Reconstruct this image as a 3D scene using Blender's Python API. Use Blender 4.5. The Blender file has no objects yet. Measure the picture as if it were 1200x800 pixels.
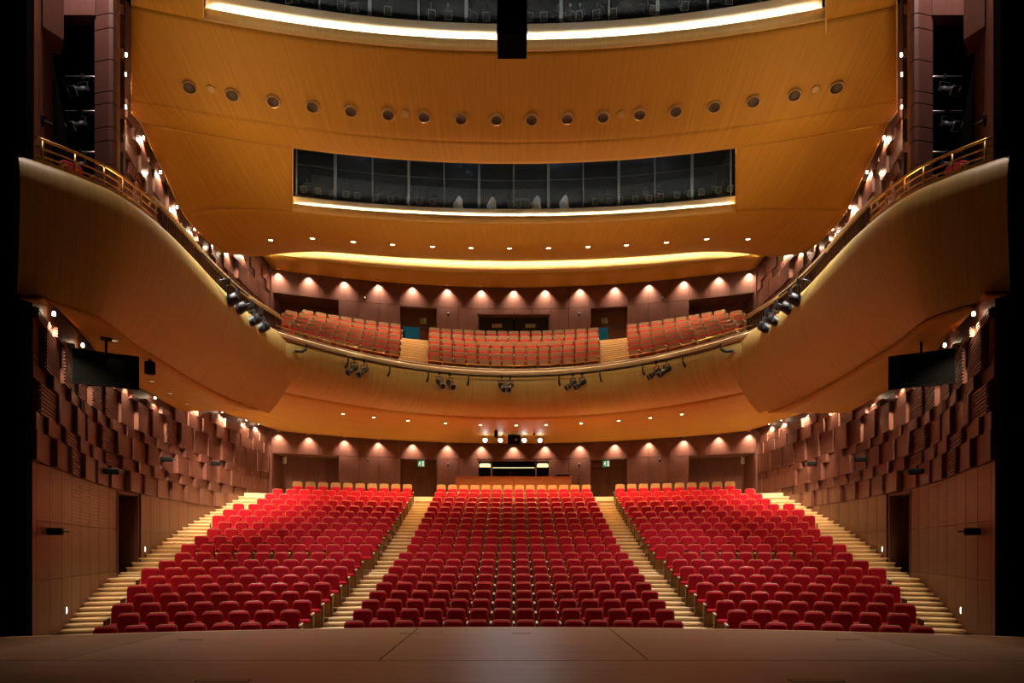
import bpy, math, random
from mathutils import Vector, Matrix, Euler
random.seed(11)
S = bpy.context.scene
COL = S.collection

# ------------------------------------------------------------------ camera, world, exposure
EYE = 1.6
cam_d = bpy.data.cameras.new('camera'); cam = bpy.data.objects.new('camera', cam_d); COL.objects.link(cam)
cam_d.lens = 24.0; cam_d.sensor_width = 36.0; cam_d.sensor_fit = 'HORIZONTAL'
cam.location = (0, 0, EYE); cam.rotation_euler = (math.pi / 2, 0, 0)
cam_d.shift_y = 244 / 1200.0; cam_d.shift_x = -2 / 1200.0
cam_d.clip_end = 200
S.camera = cam
w = bpy.data.worlds.new('world'); S.world = w; w.use_nodes = True
w.node_tree.nodes['Background'].inputs[0].default_value = (0.0, 0.0, 0.0, 1)
w.node_tree.nodes['Background'].inputs[1].default_value = 0.0
S.view_settings.view_transform = 'Standard'; S.view_settings.look = 'None'
S.view_settings.exposure = 1.0; S.view_settings.gamma = 1.0
S.view_settings.use_curve_mapping = False
S.cycles.use_denoising = True
S.cycles.max_bounces = 6; S.cycles.diffuse_bounces = 4; S.cycles.glossy_bounces = 3
S.cycles.sample_clamp_indirect = 4.0
S.cycles.caustics_reflective = False; S.cycles.caustics_refractive = False

WARM = (1.0, 0.68, 0.36); WARM2 = (1.0, 0.78, 0.54); COOL = (0.85, 0.92, 1.0)
# light strengths (watts) of each lamp family, the hall's own and added fill
L_CEIL1 = 270; L_CEIL2 = 190; L_SOFFIT = 300; L_SCALLOP = 170; L_WALL = 210; L_STEP = 230; L_UPWALL = 110
L_WHITE = 32; L_UP = 135; L_UPC = 75; L_COVE = 70.0; L_PORTAL = 700; L_FRONT = 60

def lamp(name, kind, loc, watts, col=WARM, aim=(0, 0, -1), angle=90, blend=0.5, size=0.05, parent=None):
    d = bpy.data.lights.new(name, kind); d.energy = watts; d.color = col
    if kind == 'SPOT':
        d.spot_size = math.radians(angle); d.spot_blend = blend; d.shadow_soft_size = size
    elif kind == 'POINT':
        d.shadow_soft_size = size
    o = bpy.data.objects.new(name, d); COL.objects.link(o)
    o.location = loc; o.rotation_euler = Vector(aim).to_track_quat('-Z', 'Y').to_euler()
    if parent:
        o.parent = parent; o.matrix_parent_inverse = parent.matrix_world.inverted() if False else Matrix.Translation(-Vector(parent.location))
    return o

# ------------------------------------------------------------------ materials
def mat_new(name):
    m = bpy.data.materials.new(name); m.use_nodes = True
    return m, m.node_tree, m.node_tree.nodes['Principled BSDF']

def plain(name, col, rough=0.5, metal=0.0, emit=None, estr=0.0, noise=0.0, nscale=30):
    m, t, b = mat_new(name)
    b.inputs['Roughness'].default_value = rough; b.inputs['Metallic'].default_value = metal
    b.inputs['Base Color'].default_value = (*col, 1)
    if 'fabric' in name or 'cushion' in name: b.inputs['Specular IOR Level'].default_value = .12
    if noise:
        tc = t.nodes.new('ShaderNodeTexCoord'); n = t.nodes.new('ShaderNodeTexNoise'); n.inputs['Scale'].default_value = nscale
        r = t.nodes.new('ShaderNodeValToRGB')
        r.color_ramp.elements[0].color = (*[c * (1 - noise) for c in col], 1); r.color_ramp.elements[0].position = .3
        r.color_ramp.elements[1].color = (*[min(1, c * (1 + noise)) for c in col], 1); r.color_ramp.elements[1].position = .7
        t.links.new(tc.outputs['Object'], n.inputs['Vector']); t.links.new(n.outputs['Fac'], r.inputs['Fac'])
        t.links.new(r.outputs['Color'], b.inputs['Base Color'])
    if name in ('black_paint', 'black_masking', 'screen_black', 'bridge_dark', 'mesh_wire'): b.inputs['Specular IOR Level'].default_value = .08
    if emit:
        b.inputs['Emission Color'].default_value = (*emit, 1); b.inputs['Emission Strength'].default_value = estr
    return m

def wood(name, c1, c2, scale, coord='UV', rough=0.45, bump=0.0, c3=None, spec=0.4):
    """veneer: long streaks along one axis (small scale) with fine lines across (large scale)"""
    m, t, b = mat_new(name)
    tc = t.nodes.new('ShaderNodeTexCoord'); mp = t.nodes.new('ShaderNodeMapping'); mp.inputs['Scale'].default_value = scale
    n1 = t.nodes.new('ShaderNodeTexNoise'); n1.inputs['Scale'].default_value = 1.0; n1.inputs['Detail'].default_value = 4; n1.inputs['Roughness'].default_value = .7
    r = t.nodes.new('ShaderNodeValToRGB')
    e = r.color_ramp.elements; e[0].position = .3; e[0].color = (*c1, 1); e[1].position = .7; e[1].color = (*c2, 1)
    if c3:
        x = e.new(.5); x.color = (*c3, 1)
    t.links.new(tc.outputs[coord], mp.inputs['Vector']); t.links.new(mp.outputs['Vector'], n1.inputs['Vector'])
    t.links.new(n1.outputs['Fac'], r.inputs['Fac']); t.links.new(r.outputs['Color'], b.inputs['Base Color'])
    b.inputs['Roughness'].default_value = rough; b.inputs['Specular IOR Level'].default_value = spec
    if bump:
        bp = t.nodes.new('ShaderNodeBump'); bp.inputs['Strength'].default_value = bump; bp.inputs['Distance'].default_value = 0.02
        t.links.new(n1.outputs['Fac'], bp.inputs['Height']); t.links.new(bp.outputs['Normal'], b.inputs['Normal'])
    return m

MT = {
    'ceil': wood('ceiling_veneer', (.42, .215, .024), (.54, .295, .038), (14, .25, 1), rough=.6, spec=.25),
    'fascia': wood('fascia_veneer', (.48, .33, .085), (.62, .44, .135), (16, .35, 1), rough=.45, spec=.3),
    'cap': wood('cap_wood', (.50, .33, .15), (.62, .43, .21), (.5, 12, 12), coord='Object', rough=.35),
    'band': wood('band_veneer', (.66, .42, .16), (.76, .52, .22), (20, .5, 1), rough=.45),
    'cream': plain('upstand_cream', (.80, .70, .52), .6),
    'mauve': wood('mauve_veneer', (.120, .044, .029), (.165, .063, .043), (7, 7, .8), coord='Object', rough=.42),
    'mauve2': wood('mauve_panel', (.122, .046, .034), (.158, .062, .046), (3, 3, .5), coord='Object', rough=.45),
    'brown': wood('brown_wall', (.115, .042, .021), (.155, .058, .030), (8, 8, .7), coord='Object', rough=.40),
    'slat': wood('slat_brown', (.10, .036, .026), (.14, .052, .036), (9, 9, .8), coord='Object', rough=.5),
    'desk': wood('desk_wood', (.28, .075, .018), (.36, .105, .026), (1, 6, 10), coord='Object', rough=.4),
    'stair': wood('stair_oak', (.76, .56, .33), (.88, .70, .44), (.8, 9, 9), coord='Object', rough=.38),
    'stair_shaded': wood('stair_oak_shaded', (.55, .37, .19), (.66, .46, .25), (.8, 9, 9), coord='Object', rough=.45),  # darker copy of the stair oak: shade on the risers put into the colour
    'tier': wood('tier_floor', (.20, .11, .05), (.27, .16, .08), (.8, 9, 9), coord='Object', rough=.5),
    'stage': wood('stage_boards', (.15, .078, .034), (.24, .13, .062), (.35, 9, 1), coord='Object', rough=.42, c3=(.19, .102, .047), bump=.05),
    'seatwood': wood('seat_wood', (.30, .155, .045), (.40, .21, .07), (6, 6, 1), coord='Object', rough=.4),
    'seatdark': wood('seat_standard', (.11, .055, .02), (.16, .08, .03), (6, 6, 1), coord='Object', rough=.45),
    'armtop': plain('armrest_top', (.82, .70, .54), .35),
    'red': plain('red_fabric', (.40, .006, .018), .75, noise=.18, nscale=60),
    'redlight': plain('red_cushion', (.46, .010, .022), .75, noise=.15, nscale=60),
    'balred': plain('balcony_fabric', (.50, .035, .028), .75, noise=.15, nscale=60),
    'balwood': plain('balcony_ply', (.25, .12, .05), .45, noise=.12, nscale=12),
    'black': plain('black_paint', (.004, .004, .004), .7),
    'blackm': plain('black_metal', (.006, .006, .007), .55),
    'curtain': plain('black_masking', (.002, .002, .002), .95),
    'screen': plain('screen_black', (.002, .002, .002), .9),
    'dark': plain('dark_void', (.008, .006, .006), .8),
    'navy': plain('bridge_dark', (.004, .006, .010), .8),
    'bridgesteel': plain('bridge_steel', (.045, .06, .075), .5, .3),
    'lampframe': plain('lamp_frame', (.34, .40, .46), .4, .3),
    'wire': plain('mesh_wire', (.016, .020, .026), .6),
    'gold': plain('brass_rail', (.72, .42, .10), .28, .85),
    'silver': plain('silver_metal', (.6, .6, .62), .3, .9),
    'white': plain('white_plastic', (.75, .75, .72), .5),
    'cloth': plain('white_cloth', (.86, .88, .86), .8),
    'lampoff': plain('lens_glass', (.25, .27, .30), .1, .2),
    'trimring': plain('trim_ring', (.50, .30, .10), .4),
    'baffle': plain('dark_baffle', (.045, .022, .008), .5),
    'doorwood': wood('door_wood', (.075, .026, .016), (.105, .038, .024), (8, 8, .6), coord='Object', rough=.45),
    'vestibule': plain('vestibule_dark', (.06, .020, .018), .6),
    'teal': plain('teal_wall_glow', (.05, .22, .25), .6, emit=(.03, .20, .25), estr=.10),  # faint emission in the wall stands in for light in the corridor
    'exit': plain('exit_green', (.02, .22, .08), .5, emit=(.10, .55, .22), estr=.12),
    'exitoff': plain('exit_dim', (.10, .16, .06), .5),
    'exitwhite': plain('exit_white', (.8, .9, .8), .5, emit=(.75, .95, .75), estr=.28),
    'exitwhiteoff': plain('exit_white_dim', (.35, .38, .25), .5),
    'glow': plain('bulb_warm', (1, .8, .5), .5, emit=(1, .78, .50), estr=18),
    'lensdim': plain('lens_dim', (.5, .36, .2), .4, emit=(1, .7, .4), estr=.25),
    'glowsm': plain('bulb_soft', (1, .8, .5), .5, emit=(1, .75, .45), estr=14),
    'glowwhite': plain('bulb_white', (1, 1, 1), .5, emit=(.88, .95, 1.0), estr=22),
    'led': plain('led_strip', (1, .85, .6), .5, emit=(1.0, .84, .56), estr=L_COVE * .45),
    'led2': plain('led_strip_neutral', (1, .95, .8), .5, emit=(1.0, .90, .68), estr=L_COVE * 1.3),
    'steplamp': plain('step_lamp', (1, .9, .7), .5, emit=(1, .85, .6), estr=3),
    'glass': plain('booth_glass', (.015, .017, .02), .06),
    'shade': plain('booth_shade', (.8, .6, .3), .6, emit=(1, .72, .32), estr=.9),
    'tube': plain('tube_lamp', (.8, .9, .6), .6, emit=(.75, .80, .42), estr=.45),
    'sign': plain('door_plate', (.30, .27, .16), .6),
}

# ------------------------------------------------------------------ mesh helpers
class MB:
    def __init__(self): self.v = []; self.f = []; self.uv = {}; self.m = []; self.sm = []
    def face(self, idx, uv=None, mi=0, smooth=False):
        if uv: self.uv[len(self.f)] = uv
        self.f.append(tuple(idx)); self.m.append(mi); self.sm.append(smooth)
    def hexa(self, p, mi=0):
        """8 points: bottom loop 0-3, top loop 4-7"""
        b = len(self.v); self.v += [tuple(q) for q in p]
        for q in ((3, 2, 1, 0), (4, 5, 6, 7), (0, 1, 5, 4), (1, 2, 6, 5), (2, 3, 7, 6), (3, 0, 4, 7)):
            self.face([b + i for i in q], mi=mi)
        return self
    def box(self, x0, x1, y0, y1, z0, z1, mi=0):
        return self.hexa([(x0, y0, z0), (x1, y0, z0), (x1, y1, z0), (x0, y1, z0), (x0, y0, z1), (x1, y0, z1), (x1, y1, z1), (x0, y1, z1)], mi)
    def cbox(self, x0, x1, y0, y1, z0, z1, c=.02, mi=0):
        """box with chamfered edges"""
        b = len(self.v); ids = {}
        for ix, x in enumerate((x0, x1)):
            for iy, y in enumerate((y0, y1)):
                for iz, z in enumerate((z0, z1)):
                    sx = c if ix == 0 else -c; sy = c if iy == 0 else -c; sz = c if iz == 0 else -c
                    for ax, p in enumerate(((x, y + sy, z + sz), (x + sx, y, z + sz), (x + sx, y + sy, z))):
                        ids[(ix, iy, iz, ax)] = len(self.v); self.v.append(p)
        F = self.face
        for i in (0, 1):
            F([ids[(i, 0, 0, 0)], ids[(i, 1, 0, 0)], ids[(i, 1, 1, 0)], ids[(i, 0, 1, 0)]], mi=mi)
            F([ids[(0, i, 0, 1)], ids[(1, i, 0, 1)], ids[(1, i, 1, 1)], ids[(0, i, 1, 1)]], mi=mi)
            F([ids[(0, 0, i, 2)], ids[(1, 0, i, 2)], ids[(1, 1, i, 2)], ids[(0, 1, i, 2)]], mi=mi)
        for i in (0, 1):
            for j in (0, 1):
                F([ids[(0, i, j, 1)], ids[(1, i, j, 1)], ids[(1, i, j, 2)], ids[(0, i, j, 2)]], mi=mi)
                F([ids[(i, 0, j, 0)], ids[(i, 1, j, 0)], ids[(i, 1, j, 2)], ids[(i, 0, j, 2)]], mi=mi)
                F([ids[(i, j, 0, 0)], ids[(i, j, 1, 0)], ids[(i, j, 1, 1)], ids[(i, j, 0, 1)]], mi=mi)
                for k in (0, 1):
                    F([ids[(i, j, k, 0)], ids[(i, j, k, 1)], ids[(i, j, k, 2)]], mi=mi)
        return self
    def loft(self, rings, closed=True, cap=True, mi=0, smooth=False):
        b = len(self.v); n = len(rings[0])
        for r in rings: self.v += [tuple(p) for p in r]
        for i in range(len(rings) - 1):
            for j in range(n if closed else n - 1):
                k = (j + 1) % n
                self.face([b + i * n + j, b + i * n + k, b + (i + 1) * n + k, b + (i + 1) * n + j], mi=mi, smooth=smooth)
        if cap and closed:
            self.face([b + j for j in range(n)][::-1], mi=mi); self.face([b + (len(rings) - 1) * n + j for j in range(n)], mi=mi)
        return self
    def tube(self, pts, r, n=8, mi=0, rs=None):
        rings = []
        pts = [Vector(p) for p in pts]
        for i, p in enumerate(pts):
            t = (pts[min(i + 1, len(pts) - 1)] - pts[max(i - 1, 0)]).normalized()
            u = t.cross(Vector((0, 0, 1)))
            if u.length < 1e-3: u = t.cross(Vector((0, 1, 0)))
            u.normalize(); q = t.cross(u); rr = rs[i] if rs else r
            rings.append([p + u * rr * math.cos(2 * math.pi * j / n) + q * rr * math.sin(2 * math.pi * j / n) for j in range(n)])
        return self.loft(rings, mi=mi, smooth=True)
    def lathe(self, prof, n=16, mi=0, axis='z', o=(0, 0, 0), cap=True):
        rings = []
        for r, h in prof:
            ring = []
            for j in range(n):
                a = 2 * math.pi * j / n; c, s = r * math.cos(a), r * math.sin(a)
                p = (c, s, h) if axis == 'z' else ((c, h, s) if axis == 'y' else (h, c, s))
                ring.append((p[0] + o[0], p[1] + o[1], p[2] + o[2]))
            rings.append(ring)
        return self.loft(rings, mi=mi, smooth=True, cap=cap)
    def pad(self, w, z0, z1, y0, y1, r=.08, c=.02, lean=0.0, mi=0, n=4):
        """upright rounded panel (front y0, back y1), leaning back with height"""
        def outline(inset):
            W = w / 2 - inset; a, b2 = z0 + inset, z1 - inset; R = max(r - inset, .004); o = []
            rb = min(R, .03)
            for (cx, cz, R2, a0) in ((W - R, b2 - R, R, 0), (-W + R, b2 - R, R, 90), (-W + rb, a + rb, rb, 180), (W - rb, a + rb, rb, 270)):
                for k in range(n + 1):
                    an = math.radians(a0 + 90 * k / n); o.append((cx + R2 * math.cos(an), cz + R2 * math.sin(an)))
            return o
        rings = []
        for y, ins in ((y0, c), (y0 + c, 0), (y1 - .005, 0), (y1, .005)):
            rings.append([(x, y + lean * (z - z0), z) for x, z in outline(ins)])
        return self.loft(rings, mi=mi, smooth=False)
    def grid(self, nu, nv, fn, uvfn=None, mi=0):
        b = len(self.v)
        for i in range(nu + 1):
            for j in range(nv + 1): self.v.append(tuple(fn(i / nu, j / nv)))
        for i in range(nu):
            for j in range(nv):
                q = [(i, j), (i + 1, j), (i + 1, j + 1), (i, j + 1)]
                self.face([b + a * (nv + 1) + c for a, c in q], uv=[uvfn(a / nu, c / nv) for a, c in q] if uvfn else None, mi=mi, smooth=True)
        return self
    def mesh(self, name, mats):
        me = bpy.data.meshes.new(name); me.from_pydata(self.v, [], self.f)
        for m in (mats if isinstance(mats, (list, tuple)) else [mats]): me.materials.append(MT[m])
        me.polygons.foreach_set('material_index', self.m); me.polygons.foreach_set('use_smooth', self.sm)
        if self.uv:
            L = me.uv_layers.new(name='UVMap').data
            for fi, uv in self.uv.items():
                for k, li in enumerate(me.polygons[fi].loop_indices): L[li].uv = uv[k]
        me.update()
        return me

def base(pts):
    xs = [p[0] for p in pts]; ys = [p[1] for p in pts]; zs = [p[2] for p in pts]
    return Vector(((min(xs) + max(xs)) / 2, (min(ys) + max(ys)) / 2, min(zs)))

def tag(o, label=None, cat=None, group=None, kind=None):
    if label: o['label'] = label
    if cat: o['category'] = cat
    if group: o['group'] = group
    if kind: o['kind'] = kind
    return o

def obj(name, mb, mats, parent=None, centre=True, solid=None, bev=None, **kw):
    """one mesh object; world-space vertices are re-based to the object's own foot"""
    if isinstance(mb, MB):
        off = Vector((0, 0, 0))
        if centre and mb.v:
            off = base(mb.v); mb.v = [(p[0] - off.x, p[1] - off.y, p[2] - off.z) for p in mb.v]
        me = mb.mesh(name, mats)
    else:
        me, off = mb, Vector((0, 0, 0))
    o = bpy.data.objects.new(name, me); COL.objects.link(o)
    if parent is not None:
        o.parent = parent; off = off - WORLD.get(parent.name, Vector((0, 0, 0)))
        WORLD[o.name] = off + WORLD.get(parent.name, Vector((0, 0, 0)))
    else:
        WORLD[o.name] = off.copy()
    o.location = off
    if solid:
        md = o.modifiers.new('solid', 'SOLIDIFY'); md.thickness = abs(solid); md.offset = 1 if solid > 0 else -1
    if bev:
        md = o.modifiers.new('bev', 'BEVEL'); md.width = bev; md.segments = 2; md.limit_method = 'ANGLE'
    return tag(o, **kw)
WORLD = {}

def local(name, mb, mats, parent, **kw):
    """part whose vertices are already in its thing's own coordinates"""
    o = bpy.data.objects.new(name, mb.mesh(name, mats) if isinstance(mb, MB) else mb); COL.objects.link(o); o.parent = parent
    return tag(o, **kw)

def thing(name, loc=(0, 0, 0), rot=(0, 0, 0), label=None, cat=None, group=None, kind=None):
    o = bpy.data.objects.new(name, None); COL.objects.link(o); o.empty_display_size = .2
    o.location = loc; o.rotation_euler = rot; WORLD[o.name] = Vector(loc)
    return tag(o, label, cat, group, kind)

def copy_tree(root, loc=None, rot=None, parent=None, scale=None, **kw):
    c = root.copy(); COL.objects.link(c)
    if parent: c.parent = parent
    if loc is not None: c.location = loc
    if rot is not None: c.rotation_euler = rot
    if scale: c.scale = scale
    for ch in root.children: copy_tree(ch, parent=c)
    return tag(c, **kw)

def lerp(tab, x):
    if x <= tab[0][0]: return tab[0][1]
    for (a, p), (b, q) in zip(tab, tab[1:]):
        if x <= b: return p + (q - p) * (x - a) / (b - a)
    return tab[-1][1]

def smooth(tab, x):
    """Catmull-Rom through a table"""
    n = len(tab)
    if x <= tab[0][0]: return tab[0][1] + (tab[1][1] - tab[0][1]) / (tab[1][0] - tab[0][0]) * (x - tab[0][0])
    if x >= tab[-1][0]: return tab[-1][1] + (tab[-1][1] - tab[-2][1]) / (tab[-1][0] - tab[-2][0]) * (x - tab[-1][0])
    for i in range(n - 1):
        if x <= tab[i + 1][0]:
            x0, p0 = tab[i]; x1, p1 = tab[i + 1]; h = x1 - x0; t = (x - x0) / h
            m0 = (p1 - tab[i - 1][1]) / (x1 - tab[i - 1][0]) if i > 0 else (p1 - p0) / h
            m1 = (tab[i + 2][1] - p0) / (tab[i + 2][0] - x0) if i + 2 < n else (p1 - p0) / h
            return (2*t**3 - 3*t**2 + 1) * p0 + (t**3 - 2*t**2 + t) * h * m0 + (-2*t**3 + 3*t**2) * p1 + (t**3 - t**2) * h * m1

# ------------------------------------------------------------------ plan of the hall (x across, y away from the stage, z above the stage)
AR = 0.018                                    # bow of stage edge, seat rows, ceiling edges
WALL = [(13.0, 9.62), (13.9, 9.94), (15.95, 10.62), (18.1, 11.4), (20.1, 11.97), (22.3, 12.33), (24.8, 12.65), (26.6, 12.76), (30.5, 12.7), (35.2, 12.4)]
def wx(d): return smooth(WALL, d)
def wdx(d): return (wx(d + .05) - wx(d - .05)) / .1
def rear(x): return 37.3 - .016 * x * x
def par(x): x = abs(x); return 30.1 - .062 * x * x - .00018 * x ** 4      # balcony parapet line
ROW_D = [15.44, 15.97 + .32, 17.2, 18.1, 19.0, 19.94, 20.87, 21.8, 22.75, 24.5, 25.45, 26.4, 27.35, 28.3, 29.25, 30.2, 31.15, 32.1, 33.05, 33.95]
ROW_T = [0.0, .19, .35, .52, .70, .89, 1.10, 1.30, 1.52, 1.80, 2.09, 2.37, 2.65, 2.93, 3.22, 3.51, 3.80, 4.09, 4.39, 4.72]
SEAT_H = .90
ROW_F = [t - SEAT_H for t in ROW_T]
LEFT_PX = [83.6, 109, 117, 137.4, 144.4, 152.4, 166, 178.4, 189, 208, 218, 230, 242.7, 252, 265, 275, 289, 304, 321.7, 341]
PITCH = .55; AISLE0 = 3.88; AISLE1 = 4.93
def row_end(i):
    k = (602 - LEFT_PX[i]) / 800.0
    A = AR * k * k; d = (-1 + math.sqrt(1 + 4 * A * ROW_D[i])) / (2 * A)
    return k * d
ROW_N = [max(6, int((row_end(i) - AISLE1) / PITCH + .35)) for i in range(20)]
ROW_X = [AISLE1 + n * PITCH for n in ROW_N]
# ceiling sections over ring radius r = y + AC*x*x
AC = .0165
G1 = [(12.0, 17.6), (17.0, 16.75), (19.6, 15.9), (21.65, 15.26), (22.5, 15.02), (24.07, 15.2)]
G2 = [(24.2, 15.45), (25.2, 15.22), (26.6, 15.05), (28.0, 14.97), (31.2, 15.42), (35.0, 16.40)]
KD = [(24.5, 0), (26.5, .12), (28.4, .55), (31.5, .9), (35, .6)]
def cz1(x, r): return smooth(G1, r)
def cz2(x, r): return smooth(G2, r) - lerp(KD, r) * max(0, (abs(x) - 8.5) / 3.7) ** 2 - .0016 * x * x
def xedge(r, kmax=9.0):
    """half width of the ceiling on ring r: a hand's breadth off the side wall"""
    x = 10.0
    for _ in range(30):
        d = r - AC * x * x; x = .5 * x + .5 * min(wx(d) - .32, kmax * d)
    return x

def strip_block(mb, x0, x1, f0, f1, z0, z1, n=4, mi=0):
    """solid slab between plan lines y=f0(x) and y=f1(x); x1 may be a function of y (a wall line)"""
    rings = []
    for i in range(n + 1):
        t = i / n
        ring = []
        for f, z in ((f0, z0), (f1, z0), (f1, z1), (f0, z1)):
            a, b = x0, x1
            if callable(a) or callable(b):
                y = f(b if not callable(b) else a)
                for _ in range(6):
                    b2 = b(y) if callable(b) else b; a2 = a(y) if callable(a) else a
                    y = f(b2 if callable(b) else a2)
                a, b = a2, b2
            x = a + (b - a) * t
            ring.append((x, f(x), z))
        rings.append(ring)
    return mb.loft(rings, mi=mi)

def ringf(r, a=AR): return lambda x: r - a * x * x

# ------------------------------------------------------------------ stage
stage = thing('stage_floor', (0, 0, 0), label='brown boarded stage floor with bowed front edge before the stalls', cat='stage', kind='structure')
SE = 14.12
def sedge(x): return SE - .0185 * x * x
cuts = [-14, -6.57, -1.95, 1.95, 6.57, 14]
for a, b in zip(cuts, cuts[1:]):
    m = strip_block(MB(), a + .012, b - .012, lambda x: 9.895, lambda x: sedge(x) - .06, -.12, 0, 10)
    obj('stage_panel', m, 'stage', stage)
obj('stage_panel', MB().box(-14, 14, -3.0, 9.870, -.12, 0), 'stage', stage)
obj('stage_nosing', strip_block(MB(), -14, 14, lambda x: sedge(x) - .055, sedge, -.10, .004, 30), 'stair', stage, label='pale wooden nosing along the stage edge')
obj('stage_front', strip_block(MB(), -14, 14, lambda x: sedge(x) - .35, lambda x: sedge(x) - .02, -1.1, -.125, 30), 'tier', stage)
obj('stage_base', MB().box(-14, 14, -3, 12.2, -.3, -.125).box(-14, 14, 9.8, 10, -.125, -.11), 'black', stage)
for hx, hy, hw, hd in ((.15, 13.1, .34, .10), (-3.55, 8.35, .62, .12), (3.7, 8.35, .62, .12), (-5.75, 12.15, .36, .10), (5.95, 12.15, .36, .10), (-2.0, 13.1, .34, .1)):
    m = MB().box(-hw / 2, hw / 2, -hd / 2, hd / 2, 0, .004)
    m.box(-hw / 2 - .012, hw / 2 + .012, -hd / 2 - .012, -hd / 2, 0, .005, 1).box(-hw / 2 - .012, hw / 2 + .012, hd / 2, hd / 2 + .012, 0, .005, 1)
    m.box(-hw / 2 - .012, -hw / 2, -hd / 2, hd / 2, 0, .005, 1).box(hw / 2, hw / 2 + .012, -hd / 2, hd / 2, 0, .005, 1)
    m.v = [(p[0] + hx, p[1] + hy, p[2]) for p in m.v]
    obj('floor_hatch', m, ['stage', 'black'], stage)

# black masking of the stage opening, either side and above
for s, nm in ((-1, 'left'), (1, 'right')):
    xs = sorted((s * 9.85, s * 16))
    m = MB().box(xs[0], xs[1], 13.80, 13.97, -1.1, 20)
    xs = sorted((s * 15.8, s * 16))
    m.box(xs[0], xs[1], -3, 14.1, -1.1, 20)
    obj('wall_portal_' + nm, m, 'curtain', kind='structure', label='black masking wall at the %s edge of the stage opening' % nm, cat='wall')

# ------------------------------------------------------------------ stalls floor: tiers, aisle steps
floor = thing('floor', (0, 0, 0), label='raked stalls floor of wooden tiers and pale stepped aisles', cat='floor', kind='structure')
LO = [r - .58 for r in ROW_D] + [34.75]
obj('front_floor', strip_block(MB(), -9.9, 9.9, sedge, ringf(LO[0]), -1.2, ROW_F[0], 20), 'tier', floor)
for i in range(20):
    a, b = ringf(LO[i]), ringf(LO[i + 1])
    for x0, x1 in ((-ROW_X[i] - .04, -AISLE1 + .04), (-AISLE0, AISLE0), (AISLE1 - .04, ROW_X[i] + .04)):
        obj('tier', strip_block(MB(), x0, x1, a, b, ROW_F[i] - .5, ROW_F[i], 6), 'tier', floor)
STEP_MID = []
zn = ROW_F + [4.27]
for i in range(20):
    ns = 2 if i != 8 else 4
    for k in range(ns):
        a = LO[i] + (LO[i + 1] - LO[i]) * k / ns; b = LO[i] + (LO[i + 1] - LO[i]) * (k + 1) / ns
        z = ROW_F[i] + (zn[i + 1] - ROW_F[i]) * k / ns
        if i == 8: z = ROW_F[8] + (zn[9] - ROW_F[8]) * (0, .5, .5, .75)[k]
        for s in (-1, 1):
            def blk(x0, x1, z):
                m = MB(); x0, x1 = sorted((x0, x1))
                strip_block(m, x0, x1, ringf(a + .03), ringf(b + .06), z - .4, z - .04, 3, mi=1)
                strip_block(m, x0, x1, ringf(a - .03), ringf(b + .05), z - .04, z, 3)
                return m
            obj('aisle_step', blk(s * (AISLE0 + .005), s * (AISLE1 - .045), z), ['stair', 'stair_shaded'], floor)
            d0 = a - AR * 12 * 12
            xw = wx(max(13.2, a - AR * wx(max(13.2, d0)) ** 2)) + .05
            if a - AR * xw * xw > 13.2 or True:
                obj('aisle_step', blk(s * (ROW_X[i] + .045), s * xw, z), ['stair', 'stair_shaded'], floor)
obj('landing', strip_block(MB(), -12.6, 12.6, ringf(34.75), lambda x: rear(x) + 1.6, 3.6, 4.27, 24), 'stair', floor)

# ------------------------------------------------------------------ side walls: backing, plain panels below, wooden blocks above
ROWS_H = [.64, .38, .68, .32, .94, .54, .40, .60, .30]
BL0 = 3.45
DOOR_D = (20.75, 22.35)
def wall_quad(s, d0, d1, z0, z1, n0a, n0b, n1a, n1b):
    """8 points of a slab on the wall: near/far end, back offset and front offset"""
    P = []
    for z in (z0, z1):
        for d, n in ((d0, n0a), (d1, n1a), (d1, n1b), (d0, n0b)):
            q = 1 / math.hypot(1, wdx(d)); P.append((s * (wx(d) - n * q), d + n * q * wdx(d), z))
    return P
def block(s, d0, d1, z0, z1, na, nb, ribbed):
    m = MB()
    if not ribbed:
        m.hexa(wall_quad(s, d0, d1, z0, z1, -.02, na, -.02, nb))
    else:
        m.hexa(wall_quad(s, d0, d1, z0, z1, -.02, na - .035, -.02, nb - .035))
        k = max(4, int((z1 - z0) / .075)); h = (z1 - z0) / k
        for i in range(k):
            m.hexa(wall_quad(s, d0, d1, z0 + i * h, z0 + i * h + h * .58, na - .04, na, nb - .04, nb))
    return m
def cols(start, end, step, off):
    out = []; d = start - off
    while d < end:
        a, b = max(d, start), min(d + step, end)
        if b - a > .25: out.append((a, b))
        d += step
    return out

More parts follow.
